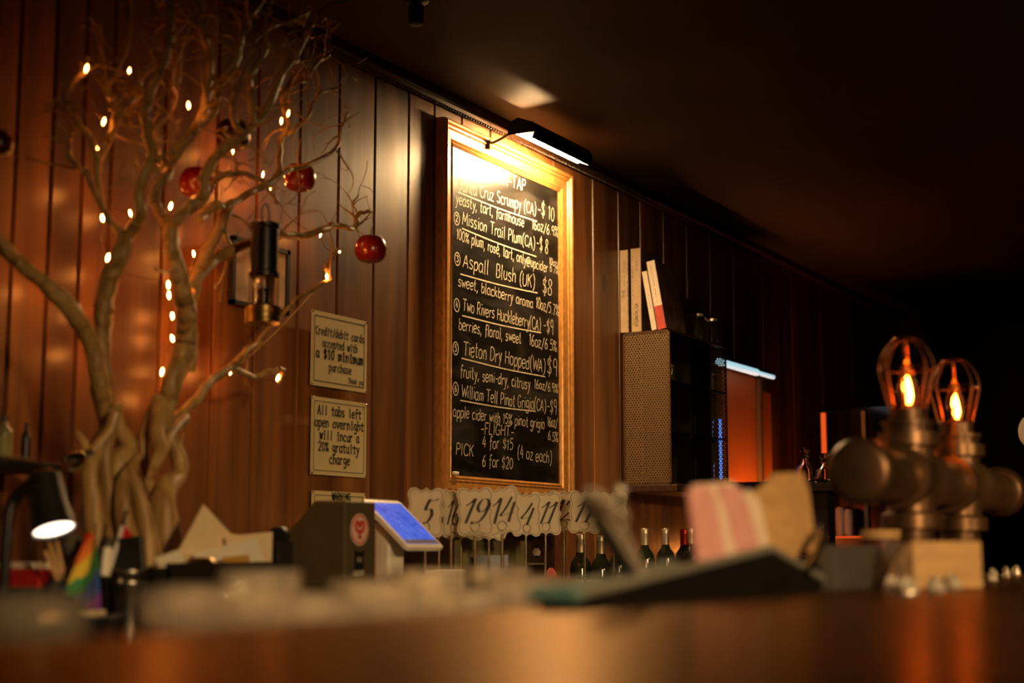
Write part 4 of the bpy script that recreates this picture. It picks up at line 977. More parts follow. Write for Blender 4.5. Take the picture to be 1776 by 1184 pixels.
for i in range(3):
    o = MB().lathe([(0,0),(.022,0),(.044,.006),(.045,.009),(.040,.008),(0,.004)], 24, Matrix.Translation((x_, 2.40, BACK+.03+i*.010))).build('saucer', M['white'], None)
    tag(o, ('white saucer at the bottom of the stack in the open cubby', 'white saucer in the middle of the stack in the open cubby', 'white saucer on top of the stack in the open cubby')[i], 'saucer', 'stacked saucers')
o = MB().lathe([(0,0),(.042,0),(.040,.030),(0,.030)], 20, Matrix.Translation((x_, 2.40, BACK))).build('saucer_block', M['black'], None); tag(o, 'dark round block under the white saucers', 'block')
# red folded cloth
c = PY(955, 1030, 2.325)
mb = MB(); nn = 14
for i in range(nn+1):
    for j in range(nn+1):
        u, v = i/nn*2-1, j/nn*2-1; h = max(0, 1-(u*u*.8+v*v*.9))**.6
        mb.v.append(Vector((c.x+u*.045, 2.325+v*.03, BACK+.002+h*.105*(1+.2*math.sin(5*u+3*v)))))
for i in range(nn):
    for j in range(nn): k_ = i*(nn+1)+j; mb.f.append([k_, k_+nn+1, k_+nn+2, k_+1]); mb.mi.append(0)
o = mb.build('red_cloth', M['red_cloth'], None); so = o.modifiers.new('thick', 'SOLIDIFY'); so.thickness = .002; tag(o, 'crumpled red cloth between the number stands and the wine bottles', 'cloth')

# ------------------------------------------------------------------ number cards on stands
def plaque(w_, h_):
    q = [(0, 1.0), (.12, .90), (.30, .88), (.52, .97), (.72, .98), (.86, .93), (.95, .82), (.98, .66), (.90, .45), (.87, .25), (.93, .08), (1.0, 0)]
    q = [(p_.x, p_.y) for p_ in smooth_path([(a_, b_, 0) for a_, b_ in q], 3)]
    full = q + [(x_, -y_) for x_, y_ in q[::-1][1:]]
    full = full + [(-x_, y_) for x_, y_ in full[::-1][1:-1]]
    return [(x_*w_/2, y_*h_/2) for x_, y_ in full]
def nib(t_, u_): 
    an = math.atan2(t_.y, t_.x); return .0013 + .0080*abs(math.sin(an-.15))**1.5
NUM = {'1': [[(0,.72),(.20,.86),(.34,1.0),(.24,.5),(.14,0)]], '4': [[(.42,1.0),(.22,.62),(0,.30),(.30,.33),(.62,.36)], [(.56,.78),(.46,.4),(.36,0)]],
       '5': [[(.30,1.0),(.22,.58),(.44,.60),(.54,.36),(.42,.08),(.18,.0),(.02,.10)], [(.30,.98),(.48,.95),(.66,1.04)]], '6': [[(.62,1.0),(.30,.78),(.08,.36),(.14,.04),(.36,.02),(.50,.26),(.40,.48),(.14,.34)]],
       '9': [[(.60,.72),(.48,.96),(.24,.94),(.12,.66),(.26,.46),(.48,.56),(.60,.80),(.52,.42),(.34,.10),(.08,-.02),(-.04,.06)]],
       '7': [[(.05,.92),(.30,.99),(.62,.96),(.36,.5),(.20,0)]], '2': [[(.14,.76),(.30,.98),(.54,.88),(.44,.54),(.0,.0),(.24,.08),(.52,.02)]], '8': [[(.32,.54),(.16,.74),(.32,.98),(.52,.84),(.36,.54),(.06,.26),(.18,.02),(.42,.10),(.46,.36),(.32,.54)]]}
CW, CH_ = .100, .132
def number_stand(px, cy, num, yaw, y, label, lean=0.0):
    c = PY(px, cy, y); hgt = c.z-BACK
    t = thing('number_stand', label, 'table number', (c.x, y, BACK), 'table number cards on thin stands'); t.rotation_euler.z = yaw
    def fin(mb, nm, mt, **kw):      # built in the stand's own axes
        o = mb.build(nm, mt, None, **kw); o.parent = t; return o
    zc = hgt-CH_*.30
    cd = MB(); O_ = Vector((0, -.004, hgt)); pl = plaque(CW, CH_)
    X_ = Vector((math.cos(lean), 0, math.sin(lean))); Z_ = Vector((-math.sin(lean), 0, math.cos(lean)))
    cd.prism(pl, O_, X_, Z_, NY, -.0008, .0008, 0)
    ins = [(a_*.90, b_*.92) for a_, b_ in pl]; cd.ribbon(ins+[ins[0]], .0013, O_, X_, Z_, NY, .0012, 1)
    wd_ = {'1': .34}; tot = sum(wd_.get(n_, .62) for n_ in num) + .06*(len(num)-1); sc = .062; x0 = -tot*sc/2-.003; 
    for n_ in num:
        for s_ in NUM[n_]:
            P_ = smooth_path([(x0+sc*(a_+.22*(b_-.5)), -sc*.48+b_*sc) for a_, b_ in [(a, b) for a, b in s_]] if False else [(x0+sc*(a_+.25*b_), -sc*.50+b_*sc*1.05, 0) for a_, b_ in s_], 6)
            cd.ribbon([(p_.x, p_.y) for p_ in P_], nib, O_, X_, Z_, NY, .0014, 1)
        x0 += sc*(wd_.get(n_, .62)+.06)
    fin(cd, 'card', [M['card'], M['ink']], smooth=False)
    pole_ = fin(MB().tube([(0, .0, .006), (0, 0, zc-.02)], .0040, 10), 'pole', M['brass_pole'])
    rg = MB(); rr = .0125
    rg.tube([(rr*math.cos(a_*PI/10), -.0062+.002*(a_ % 2)*0, zc+.0+rr*math.sin(a_*PI/10)) for a_ in range(21)], .0011, 6)
    rg.tube([(0, 0, zc-.024), (0, -.004, zc-.012)], .0016, 6); fin(rg, 'ring_clip', M['brass_pole']).parent = pole_
    ft = MB()
    for a_ in range(3):
        an = a_*2*PI/3+.5
        ft.tube(smooth_path([(0, 0, .022), (.012*math.cos(an), .012*math.sin(an), .020), (.026*math.cos(an), .026*math.sin(an), .010), (.034*math.cos(an), .034*math.sin(an), .003)]), .0020, 6)
    ft.lathe([(0,.016),(.004,.018),(.005,.022),(.003,.028),(0,.028)], 10)
    fin(ft, 'tripod_foot', M['brass_pole'])
    return t
fc = -PI/2+TH+.05     # turned squarely to the seats
number_stand(1064, 889, '6', fc+.35, 2.10, 'partly hidden number card farthest right, behind the spoons', .02)
number_stand(978, 886, '12', fc-.35, 2.22, 'number card 12 squeezed between the 11 and the card left of the spoons')
number_stand(946, 890, '11', fc+.30, 2.18, 'number card 11 under the right side of the chalkboard')
number_stand(912, 892, '4', fc+.45, 2.20, 'number card 4 between the cards 14 and 11')
number_stand(848, 898, '15', fc+.1, 2.24, 'number card hidden almost wholly behind cards 19 and 14')
number_stand(800, 895, '7', fc+.2, 2.24, 'number card peeping out just left of card 19')
number_stand(783, 890, '16', fc+.95, 2.18, 'narrow looking number card 16 turned sideways')
number_stand(762, 893, '8', fc-.2, 2.28, 'number card of which a sliver shows between cards 5 and 16')
number_stand(738, 888, '5', fc-.1, 2.20, 'number card 5 leftmost, just above the tablet', -.03)
number_stand(824, 887, '19', fc-.02, 2.11, 'number card 19 below the lower left corner of the chalkboard', .02)
number_stand(871, 886, '14', fc-.05, 2.06, 'number card 14 right of card 19, tipped slightly', .14)
number_stand(1014, 888, '17', fc+.0, 2.10, 'number card with one slanted stroke showing, left of the spoons', -.04)

# ------------------------------------------------------------------ wine bottles
def wine(px, ytop, y, foil, label, hh=.30):
    c = PY(px, ytop, y); b = BL; h = c.z-b
    t = thing('wine_bottle', label, 'bottle', (c.x, y, b), 'wine bottles on the lower counter'); Mx = Matrix.Translation((c.x, y, b)); R = .036
    MB().lathe([(0,.004),(.030,0),(R,.005),(R,h-.115),(R*.9,h-.095),(R*.5,h-.074),(.0145,h-.062),(.0138,h-.002),(0,h-.002)], 26, Mx).build('bottle_body', M['glass_green'], t)
    MB().lathe([(.0148,h-.062),(.0152,h-.020),(.0158,h-.016),(.0152,h-.014),(.0158,h-.011),(.0152,h-.008),(.0155,h-.003),(.0135,h),(0,h)], 22, Mx).build('cap', foil, t)
    MB().lathe([(R+.0005,.04),(R+.0005,h-.150)], 26, Mx).build('paper_label', M['label'], t)
wine(1007, 925, 2.31, M['silver_foil'], 'wine bottle with pale foil nearest the number stands')
wine(1042, 928, 2.30, M['silver_foil'], 'wine bottle with a pale label just behind the spoons')
wine(1072, 926, 2.44, M['silver_foil'], 'wine bottle mostly hidden behind the spoons')
wine(1118, 916, 2.40, M['silver_foil'], 'wine bottle with silver cap right of the spoons')
wine(1154, 916, 2.40, M['silver_foil'], 'wine bottle with silver cap left of the red capped one')
wine(1186, 917, 2.42, M['red_foil'], 'wine bottle with a red cap')
wine(1198, 915, 2.36, M['silver_foil'], 'wine bottle with silver cap just right of the red capped one')
wine(1212, 919, 2.45, M['silver_foil'], 'wine bottle with silver cap half behind the pink packets')

# ------------------------------------------------------------------ shelf unit of perforated metal, glasses and books
xs = PY(1075, 570, WY).x; xe_p = PX(1162, 600, xs); yfr = xe_p.y; xe = PY(1259, 600, yfr).x
ztp, zbt = PX(1162, 571, xs).z, PX(1162, 840, xs).z
p = PX(1083, 846, xs)
t = thing('wall_shelf', 'dark reddish wall shelf under the perforated metal unit', 'shelf', ((xs+xe)/2, (yfr+WY)/2, zbt-.03))
MB().box((xs-.02, yfr-.03, zbt-.028), (xe+.12, WY-.012, zbt)).build('shelf_board', M['trim_wood'], t, smooth=False, bevel=.003)
t = thing('glass_rack', 'tall perforated metal shelf unit holding glasses, right of the chalkboard', 'shelf unit', ((xs+xe)/2, (yfr+WY)/2, zbt))
yw = WY-.014
MB().add([(xs, yfr, zbt), (xs, yw, zbt), (xs, yw, ztp), (xs, yfr, ztp)], [(0,1,2,3)]).build('perforated_side', M['perf'], t, smooth=False)
MB().add([(xe, yfr, zbt), (xe, yw, zbt), (xe, yw, ztp), (xe, yfr, ztp)], [(0,1,2,3)]).build('perforated_side', M['perf'], t, smooth=False)
fm2 = MB(); e = .007
for x_ in (xs, xe):
    for y_ in (yfr, yw-e): fm2.box((x_-e/2, y_, zbt), (x_+e/2, y_+e, ztp))
    for z_ in (zbt, ztp-e): fm2.box((x_-e/2, yfr, z_), (x_+e/2, yw, z_+e))
for z_ in (zbt, ztp-e): fm2.box((xs, yfr, z_), (xe, yfr+e, z_+e))
fm2.build('metal_edge', M['bronze'], t, smooth=False)
levels = [zbt, zbt+(ztp-zbt)*.34, zbt+(ztp-zbt)*.665]
for z_ in levels + [ztp-.004]: MB().box((xs+.004, yfr+.004, z_), (xe-.004, yw, z_+.006)).build('shelf_plate', M['black_metal'], t, smooth=False)
for f_ in (.36, .70): MB().box((xs+(xe-xs)*f_-.004, yfr+.003, zbt+.006), (xs+(xe-xs)*f_+.004, yw, ztp-.004)).build('divider', M['black_metal'], t, smooth=False)
def tumbler(loc, r, h, label, group, thick=.0022):
    mb = MB().lathe([(0,0),(r*.80,0),(r*.84,.004),(r,h),(r-.001,h+.001),(r-thick,h),(r*.84-thick,.010),(0,.009)], 20, Matrix.Translation(loc))
    o = mb.build('drinking_glass', M['glass'], None); return tag(o, label, 'glass', group)
rows_ = ('bottom', 'middle', 'top'); cols_ = ('near', 'centre', 'far')
for li, z_ in enumerate(levels):
    for ci, f_ in enumerate((.10, .26, .45, .60, .78, .92)):
        if (li, ci) in ((1, 1), (2, 3)): continue
        tumbler((xs+(xe-xs)*f_, yfr+.07, z_+.0062), .030, .085 if li else .11, 'clear glass on the %s shelf of the perforated unit, %s bay, %s of two' % (rows_[li], cols_[ci//2], ('left', 'right')[ci % 2]), 'glasses in the perforated unit')
# glass jars on top
def jar(px, y, h, label):
    c = PY(px, 575, y); t = thing('glass_jar', label, 'jar', (c.x, y, ztp+.002), 'jars on top of the perforated unit')
    MB().lathe([(0,0),(.038,0),(.040,.006),(.040,h*.8),(.030,h*.9),(.030,h*.94),(.028,h*.94),(.028,h*.9),(.037,h*.78),(.037,.006),(0,.006)], 22, Matrix.Translation((c.x, y, ztp+.0025))).build('jar_body', M['glass'], t)
    MB().lathe([(.032,h*.92),(.032,h),(0,h+.002)], 20, Matrix.Translation((c.x, y, ztp+.0025))).build('lid', M['steel'], t)
jar(1212, yfr+.06, .12, 'glass jar on the perforated unit, beside the leaning books')
jar(1237, yfr+.06, .12, 'glass jar at the far end of the perforated unit')
# books: two upright, two leaning
# the spines face the camera side (-x): turn the books so the spine looks along the wall
def book2(px, top, thick, yy, spine, cover, label, lean=0.0, txt=None, band=None, dep=.20, shift=0):
    c = PX(px, 570, xs+.012+shift); h = PX(px, top, xs+.012+shift).z-ztp
    t = thing('book', label, 'book', (xs+.012+shift, c.y, ztp+.003), 'books standing on the perforated unit'); t.rotation_euler = (lean, 0, 0)
    def fin(mb, nm, mt): o = mb.build(nm, mt, None, smooth=False); o.parent = t; return o
    fin(MB().box((.004, -thick+.003, .003), (dep-.004, -.003, h-.004)), 'pages', M['pages'])
    cv = MB(); cv.box((0, -.003, 0), (dep, 0, h)); cv.box((0, -thick, 0), (dep, -thick+.003, h)); fin(cv, 'cover', cover)
    sp = MB().box((-.003, -thick, 0), (0, 0, h), 0)
    if band: sp.box((-.0036, -thick, 0), (-.003, 0, h*band), 2)
    Os = Vector((-.0038, -thick*.5, 0)); Vs = Vector((0,1,0)); Ns = Vector((-1,0,0))
    for word, u0, u1, v in txt or ():
        if word: write(sp, word, (h*u0, v*thick), (h*u1, v*thick), Os, VZ, Vs, Ns, thick*.30, .0014, 1)
        else:      # print too small to read: a row of tiny ink marks
            n_ = int((u1-u0)*h/.009)
            for k_ in range(n_):
                if random.random() < .8:
                    q_ = h*(u0+(u1-u0)*k_/n_); sp.ribbon([(q_, v*thick), (q_+random.uniform(.002, .006), v*thick+random.uniform(0, .003))], .0022, Os, VZ, Vs, Ns, 0, 1)
    fin(sp, 'spine', [spine, M['ink'], M['book_red']])
ty = (PX(1075, 500, xs+.012).y - PX(1113, 500, xs+.012).y)
book2(1075.5, 436, ty*.40, 0, M['book_cream'], M['book_dark'], 'tall cream spined book standing nearest the wall', txt=[('THE', .42, .52, -.15), ('', .56, .95, -.1), ('', .05, .95, .42), ('', .05, .95, -.45)])
book2(1096, 433, ty*.44, 0, M['book_cream'], M['book_dark'], 'tall cream spined book lettered ATLANTA, second from the wall', txt=[('ATLANTA, GA', .06, .34, -.18), ('', .74, .94, -.1), ('', .08, .92, .30)])
book2(1131, 470, ty*.22, 0, M['book_white'], M['book_white'], 'thin white book leaning on the taller leaning one', lean=-.17, txt=[('', .36, .62, -.05)], shift=.0)
book2(1142, 452, ty*.36, 0, M['book_white'], M['book_dark'], 'leaning book with a white and red spine and dark cover', lean=-.17, txt=[('', .40, .94, 0)], band=.34, shift=.0)

# ------------------------------------------------------------------ far end of the room
yp = 2.50
def panel(px0, px1, top, label):
    a = PY(px0, top, yp); b = PY(px1, top, yp)
    o = MB().box((a.x, yp, 1.1), (b.x, yp+.03, a.z)).build('orange_cupboard', M['orange_panel'], None, smooth=False, bevel=.004)
    tag(o, label, 'cupboard', 'orange cupboards past the shelf unit'); return a, b
a1, b1 = panel(1252, 1309, 632, 'wide orange cupboard front nearer the shelf unit, glowing at the bottom')
a2, b2 = panel(1317, 1337, 676, 'narrow orange cupboard front beyond the grey post')
o = MB().box((b1.x+.01, yp-.02, 1.1), (a2.x-.01, yp+.03, a1.z-.02)).build('grey_post', M['grey_post'], None, smooth=False, bevel=.003); tag(o, 'slim greyish post between the two orange panels', 'post')
t = thing('bar_cabinet', 'dark cabinet under the orange panels at the far end of the back bar', 'cabinet', ((a1.x+b2.x)/2, 2.35, 0))
MB().box((6.38, 2.0, 0), (b2.x+.03, WY-.004, 1.1)).build('cabinet_body', M['dark_wood'], t, smooth=False, bevel=.004)
o = MB().box((6.38, 2.26, 1.101), (6.395, WY-.004, 1.42)).build('light_shield', M['dark_wood'], None, smooth=False); tag(o, 'added dark board keeping the orange light off the wall behind the wine bottles', 'board')  # added to block orange spill onto the wall by the bottles
t = thing('orange_strip_light', 'orange glowing strip light at the foot of the orange panels', 'lamp', ((a1.x+b2.x)/2, 2.46, 1.1))
MB().box((a1.x+.01, 2.42, 1.1), (b2.x, 2.488, 1.106)).box((a1.x+.01, 2.42, 1.1), (b2.x, 2.426, 1.16)).build('channel', M['black_metal'], t, smooth=False)
MB().box((a1.x+.02, 2.434, 1.106), (b2.x-.01, 2.445, 1.13)).build('diffuser', M['orange_led'], t, smooth=False)
yt_ = 2.42
p, q, r_ = PY(1246, 627, yt_), PY(1312, 640, yt_), PY(1341, 646, yt_)
t = thing('tube_light', 'pale blue tube light above the orange panels', 'lamp', ((p.x+r_.x)/2, 2.48, p.z))
MB().tube([(p.x, yt_, p.z), (q.x, yt_, p.z)], .016, 10).build('tube', M['cyan'], t)
MB().tube([(q.x+.05, yt_, p.z), (r_.x, yt_, p.z)], .010, 10).build('tube', M['cyan'], t)
MB().box((p.x, yt_+.012, p.z-.004), (r_.x+.03, 2.495, p.z+.03)).build('fixture', M['black_metal'], t, smooth=False)
# added glowing strip: stands for blue reflections behind the far perforated side
p = PY(1249, 725, 2.45); q = PY(1249, 832, 2.45)
t = thing('blue_glint_strip', 'added glowing strip for the blue reflections at the far side of the perforated unit', 'lamp', (p.x, 2.47, q.z))
MB().box((p.x-.010, 2.455, q.z), (p.x+.020, WY-.014, p.z)).build('channel', M['black_metal'], t, smooth=False)
MB().box((p.x-.004, 2.450, q.z+.005), (p.x+.014, 2.456, p.z-.005)).build('diffuser', M['blue_glint'], t, smooth=False)
# glass fronted drinks cooler far away
yc_ = 1.55
a = PX(1424, 715, 7.45); b = PX(1540, 712, 7.45); zb_ = PX(1424, 930, 7.45).z
t = thing('drinks_cooler', 'far drinks cooler with an orange lit edge, left of the pipe lamp', 'cooler', (7.7, (a.y+b.y)/2, 0))
lo_y, hi_y = min(a.y, b.y), max(a.y, b.y)
MB().box((7.49, lo_y-.02, 0), (7.95, hi_y+.02, a.z+.03)).build('cabinet', M['cooler_glass'], t, smooth=False, bevel=.01)
MB().box((7.475, hi_y-.012, zb_), (7.485, hi_y+.010, a.z)).build('orange_edge', M['orange_edge'], t, smooth=False)
MB().box((7.455, lo_y+.10, zb_-.025), (7.485, hi_y, zb_)).build('orange_sill', M['orange_edge'], t, smooth=False)
MB().box((7.465, hi_y-.22, zb_), (7.485, hi_y-.20, a.z)).build('door_bar', M['grey_post'], t, smooth=False)
for i, (px_, y0, y1, mm) in enumerate(((1442, 878, 928, M['red_gloss']), (1457, 880, 930, M['bluewhite']), (1472, 884, 928, M['bluewhite']))):
    p = PX(px_, y0, 7.35); q = PX(px_, y1, 7.35); r = 8*depth(p)/F
    tt = thing('drink_can', ('red can in front of the far cooler', 'pale blue can in the middle of the three by the far cooler', 'pale blue can at the right of the three by the far cooler')[i], 'can', (7.35, p.y, q.z), 'cans by the far cooler')
    MB().lathe([(0,q.z),(r*.85,q.z),(r,q.z+.01),(r,p.z-.012),(r*.8,p.z),(0,p.z)], 18, Matrix.Translation((7.35, p.y, 0))).build('can_body', mm, tt)
    MB().lathe([(r*.8,p.z-.001),(r*.8,p.z+.004),(0,p.z+.004)], 18, Matrix.Translation((7.35, p.y, 0))).build('rim', M['steel'], tt)
ls = PX(1440, 932, 7.35)
o = MB().box((7.26, lo_y-.1, ls.z-.03), (7.43, hi_y+.08, ls.z-.002)).build('far_counter', M['trim_wood'], None, smooth=False); tag(o, 'narrow far counter in front of the drinks cooler', 'counter')
MB().box((7.28, lo_y-.05, 0), (7.41, hi_y+.04, ls.z-.03)).build('counter_body', M['dark_wood'], o, smooth=False)
# clear decanters
for i, (px_, yy, hh) in enumerate(((1396, 776, .20), (1430, 786, .17))):
    p = PX(px_, yy, 5.3); z0 = PX(px_, 838, 5.3).z
    tt = thing('glass_decanter', ('taller clear decanter left of the pipe lamp', 'shorter clear decanter just left of the pipe end')[i], 'decanter', (5.3, p.y, z0), 'clear decanters')
    h = p.z-z0; Mx = Matrix.Translation((5.3, p.y, z0))
    MB().lathe([(0,0),(.030,0),(.038,.01),(.030,h*.45),(.014,h*.6),(.012,h*.72),(.018,h*.75),(.015,h*.74),(.009,h*.70),(.010,h*.58),(.026,h*.43),(.033,.014),(0,.010)], 20, Mx).build('decanter_body', M['glass'], tt)
    MB().lathe([(.006,h*.70),(.016,h*.8),(.020,h*.9),(.012,h),(0,h)], 12, Mx).build('stopper', M['glass'], tt)
p = PX(1412, 838, 5.3)
t = thing('glass_stand', 'dark stand carrying the clear decanters', 'stand', (5.3, p.y, 0))
MB().box((5.22, p.y-.12, p.z-.03), (5.38, p.y+.08, p.z)).build('stand_top', M['black_metal'], t, smooth=False)
MB().box((5.26, p.y-.06, 0), (5.34, p.y+.02, p.z-.03)).build('stand_post', M['black_metal'], t, smooth=False)
# pale round lamp cut by the right edge
p = PX(1804, 748, 6.0)
t = thing('globe_lamp', 'unlit pale globe lamp cut off by the right edge', 'lamp', (6.0, p.y, 0))
mb = MB(); R = .080
mb.lathe([(R*math.sin(PI*k/14), -R*math.cos(PI*k/14)) for k in range(15)], 24, Matrix.Translation(p)); mb.v = mb.v
mb.build('globe', M['white'], t)
MB().tube([(6.0, p.y, 0), (6.0, p.y, p.z-R+.004)], .012, 10).build('stand_pole', M['black_metal'], t)
MB().lathe([(0,.02),(.12,.014),(.13,0),(0,0)][::-1], 24, Matrix.Translation((6.0, p.y, 0))).build('base', M['black_metal'], t)

# ------------------------------------------------------------------ iron pipe lamp on the bar
yl = .735; ZP = 1.254; RP = .050
xa, xz = PY(1487, 813, yl).x, PY(1738, 847, yl).x
t1x, t2x = PY(1574, 690, yl).x, PY(1656, 690, yl).x
t = thing('pipe_lamp', 'heavy bronze pipe fitting lamp with two caged glowing bulbs on the bar', 'lamp', ((t1x+t2x)/2, yl, BAR))
def hx(x): return Matrix.Translation((x, yl, ZP)) @ Matrix.Rotation(PI/2, 4, 'Y')
L_ = xz-xa
pr_ = [(0,0),(RP*.80,0),(RP*.98,.004),(RP*1.10,.012),(RP*1.10,.045),(RP*1.02,.052),(RP*.90,.056)]
MB().lathe(pr_, 32, hx(xa)).build('end_cap', M['bronze_d'], t)
MB().lathe([(r, -z) for r, z in pr_][::-1], 32, hx(xz)).build('end_cap', M['bronze_d'], t)
MB().lathe([(RP*.88, .05), (RP*.88, L_-.05)], 32, hx(xa)).build('pipe', M['bronze'], t)
RV = .046
for tx in (t1x, t2x):
    tb = MB()
    tb.lathe([(RP*.9,-.085),(RP*1.12,-.083),(RP*1.12,-.060),(RP*1.0,-.052),(RP*1.0,.052),(RP*1.12,.060),(RP*1.12,.083),(RP*.9,.085)], 32, hx(tx))
    tb.lathe([(RV*.95, ZP), (RV*.95, ZP+.055), (RV*1.18, ZP+.060), (RV*1.18, ZP+.082), (RV*.9, ZP+.084)], 28, Matrix.Translation((tx, yl, 0)))
    tb.lathe([(RV*1.18, ZP-.090), (RV*1.18, ZP-.066), (RV*.95, ZP-.060), (RV*.95, ZP)], 28, Matrix.Translation((tx, yl, 0)))
    tb.build('tee_fitting', M['bronze'], t)
    MB().lathe([(0, BAR), (RV*1.12, BAR), (RV*1.12, BAR+.012), (RV*.85, BAR+.016), (RV*.85, ZP-.085)], 28, Matrix.Translation((tx, yl, 0))).build('foot', M['bronze_d'], t)
    zc = ZP+.082
    sk_ = MB().lathe([(RV*.95, zc), (RV*.95, zc+.012), (RV*1.06, zc+.014), (RV*1.06, zc+.022), (RV*.74, zc+.024), (RV*.74, zc+.044), (RV*.5, zc+.046), (0, zc+.046)], 28, Matrix.Translation((tx, yl, 0))).build('socket', M['bronze_d'], t)
    zb = zc+.046
    bl_ = MB().lathe([(.010, zb), (.013, zb+.006), (.018, zb+.024), (.019, zb+.036), (.015, zb+.056), (.007, zb+.078), (.002, zb+.088), (0, zb+.089)], 24, Matrix.Translation((tx, yl, 0))).build('bulb_glass', M['amber_glass'], t)
    fi = MB()
    for s_ in (-1, 1): fi.tube(smooth_path([(tx+s_*.002, yl, zb+.010), (tx+s_*.005, yl+.002*s_, zb+.024), (tx+s_*.004, yl-.002*s_, zb+.036), (tx, yl, zb+.056)]), .0015, 6)
    fi.tube(smooth_path([(tx, yl-.002, zb+.010), (tx, yl-.005, zb+.026), (tx, yl, zb+.050)]), .0015, 6)
    fi.build('filament', M['filament'], bl_)
    MB().lathe([(.011, zb-.003), (.011, zb+.008), (0, zb+.009)], 14, Matrix.Translation((tx, yl, 0))).build('lamp_holder', M['brass'], t)
    cg = MB(); prc = [(.033, 0), (.037, .016), (.050, .072), (.046, .092), (.036, .112), (.022, .126), (.0, .130)]
    for k in range(8):
        an = 2*PI*k/8+.2
        cg.tube([(tx+r*math.cos(an), yl+r*math.sin(an), zb+z) for r, z in prc], .0016, 6)
    for r, z in ((.033, 0), (.050, .072), (.022, .126)):
        cg.tube([(tx+r*math.cos(2*PI*k/24), yl+r*math.sin(2*PI*k/24), zb+z) for k in range(25)], .0017, 6)
    cg.build('wire_cage', M['copper'], sk_)

# ------------------------------------------------------------------ condiment caddy on the bar edge
y0c, y1c = .72, .765
def cp(px, py): q = PY(px, py, y0c); return (q.x, max(q.z, BAR))
A_, B_, D_ = cp(1000, 1030), cp(1338, 953), cp(1426, 1003)
poly = [(A_[0], BAR), (D_[0], BAR), D_, B_, A_]
t = thing('condiment_caddy', 'long black wedge shaped condiment caddy with a grey rim on the bar edge', 'caddy', ((A_[0]+D_[0])/2, .72, BAR))
MB().prism(poly, (0, y0c, 0), (1,0,0), (0,0,1), (0,1,0), 0, y1c-y0c).build('caddy_body', M['caddy'], t, smooth=False, bevel=.003)
rm = MB()
for yy in (y0c, y1c): rm.tube([(A_[0]-.004, yy, A_[1]), (B_[0], yy, B_[1]+.002), (D_[0]+.002, yy, D_[1])], .0052, 8)
rm.tube([(A_[0], y0c, A_[1]), (A_[0], y1c, A_[1])], .0052, 8)
MB().box((A_[0]-.012, y0c-.004, A_[1]-.006), (A_[0]+.012, y1c+.004, A_[1]+.008)).build('end_tab', M['teal'], t, smooth=False, bevel=.002)
rm.build('rim', M['teal_rim'], t)
hd_ = MB(); hd_.tube(smooth_path([PY(1398, 990, y0c-.006), PY(1413, 968, y0c-.010), PY(1424, 938, y0c-.006), PY(1426, 915, y0c+.02), PY(1416, 925, y0c+.05)]), .0065, 10)
hd_.build('chrome_handle', M['chrome'], t)['label'] = 'curved chrome handle'
def slab(name, label, cat, pts, y, th, mt, group, dy=0.0):
    P = [PY(a, b, y+dy*i) for i, (a, b) in enumerate(pts)]; nn_ = Vector((.62, -.78, 0)) if False else (P[1]-P[0]).cross(P[2]-P[0]).normalized()
    k = len(P); mb = MB().add(P+[v+nn_*th for v in P], [tuple(range(k)), tuple(range(2*k-1, k-1, -1))] + [(i, (i+1)%k, k+(i+1)%k, k+i) for i in range(k)])
    o = mb.build(name, mt, None, smooth=False, bevel=.0012); return tag(o, label, cat, group)
pk = 'paper packets in the caddy'
slab('kraft_packet', 'brown kraft paper packet tallest at the right of the caddy', 'packet', [(1322, 850), (1345, 822), (1392, 820), (1403, 850), (1414, 935), (1410, 955), (1345, 962)], .752, .004, M['kraft'], pk)
slab('kraft_packet', 'darker brown kraft packet between the pink ones and the tallest brown one', 'packet', [(1300, 862), (1335, 838), (1362, 850), (1384, 965), (1330, 965)], .744, .004, M['cut_wood'], pk)
slab('sugar_packet', 'pale packet edge at the right of the pink packets', 'packet', [(1284, 862), (1300, 850), (1318, 870), (1338, 962), (1312, 968)], .738, .004, M['pale'], pk)
slab('sugar_packet', 'pink packet standing just left of the right pale one', 'packet', [(1248, 842), (1284, 846), (1298, 880), (1322, 968), (1262, 975)], .731, .004, M['pink'], pk)
slab('sugar_packet', 'pale packet sloping through the middle of the pink packets', 'packet', [(1224, 846), (1240, 844), (1258, 885), (1280, 975), (1246, 980)], .727, .003, M['pale'], pk)
slab('sugar_packet', 'pink packet at the left front of the caddy', 'packet', [(1196, 852), (1226, 842), (1240, 860), (1262, 978), (1214, 982)], .723, .003, M['pink'], pk)
slab('sugar_packet', 'pale packet rising behind the left pink packet', 'packet', [(1204, 842), (1272, 836), (1284, 868), (1296, 972), (1226, 972)], .758, .003, M['pale'], pk)
# spoons and black stirrers leaning out of the caddy
def spoon(a, b, label, bw):
    p, q = PY(*a), PY(*b); t = thing('bar_spoon', label, 'spoon', q.to_tuple(), 'spoons and stirrers in the caddy'); d = (p-q).normalized(); L_ = (p-q).length
    MB().tube(smooth_path([q, q+d*L_*.35+Vector((.002, 0, 0)), q+d*L_*.72]), [.0042]+[.0036]*8, 8).build('handle', M['satin'], t)
    Mx = axisM(q+d*L_*.68, p) @ Matrix.Diagonal((1, .35, 1, 1))
    MB().lathe([(.002, 0), (bw*.5, L_*.06), (bw, L_*.17), (bw*.85, L_*.26), (bw*.4, L_*.315), (0, L_*.325)], 20, Mx).build('bowl', M['satin'], t)
spoon((1022, 850, .695), (1112, 1000, .725), 'steel spoon leaning far left out of the caddy', .017)
spoon((1062, 876, .70), (1118, 1004, .735), 'steel spoon with a pale oval bowl in the middle of the stirrers', .013)
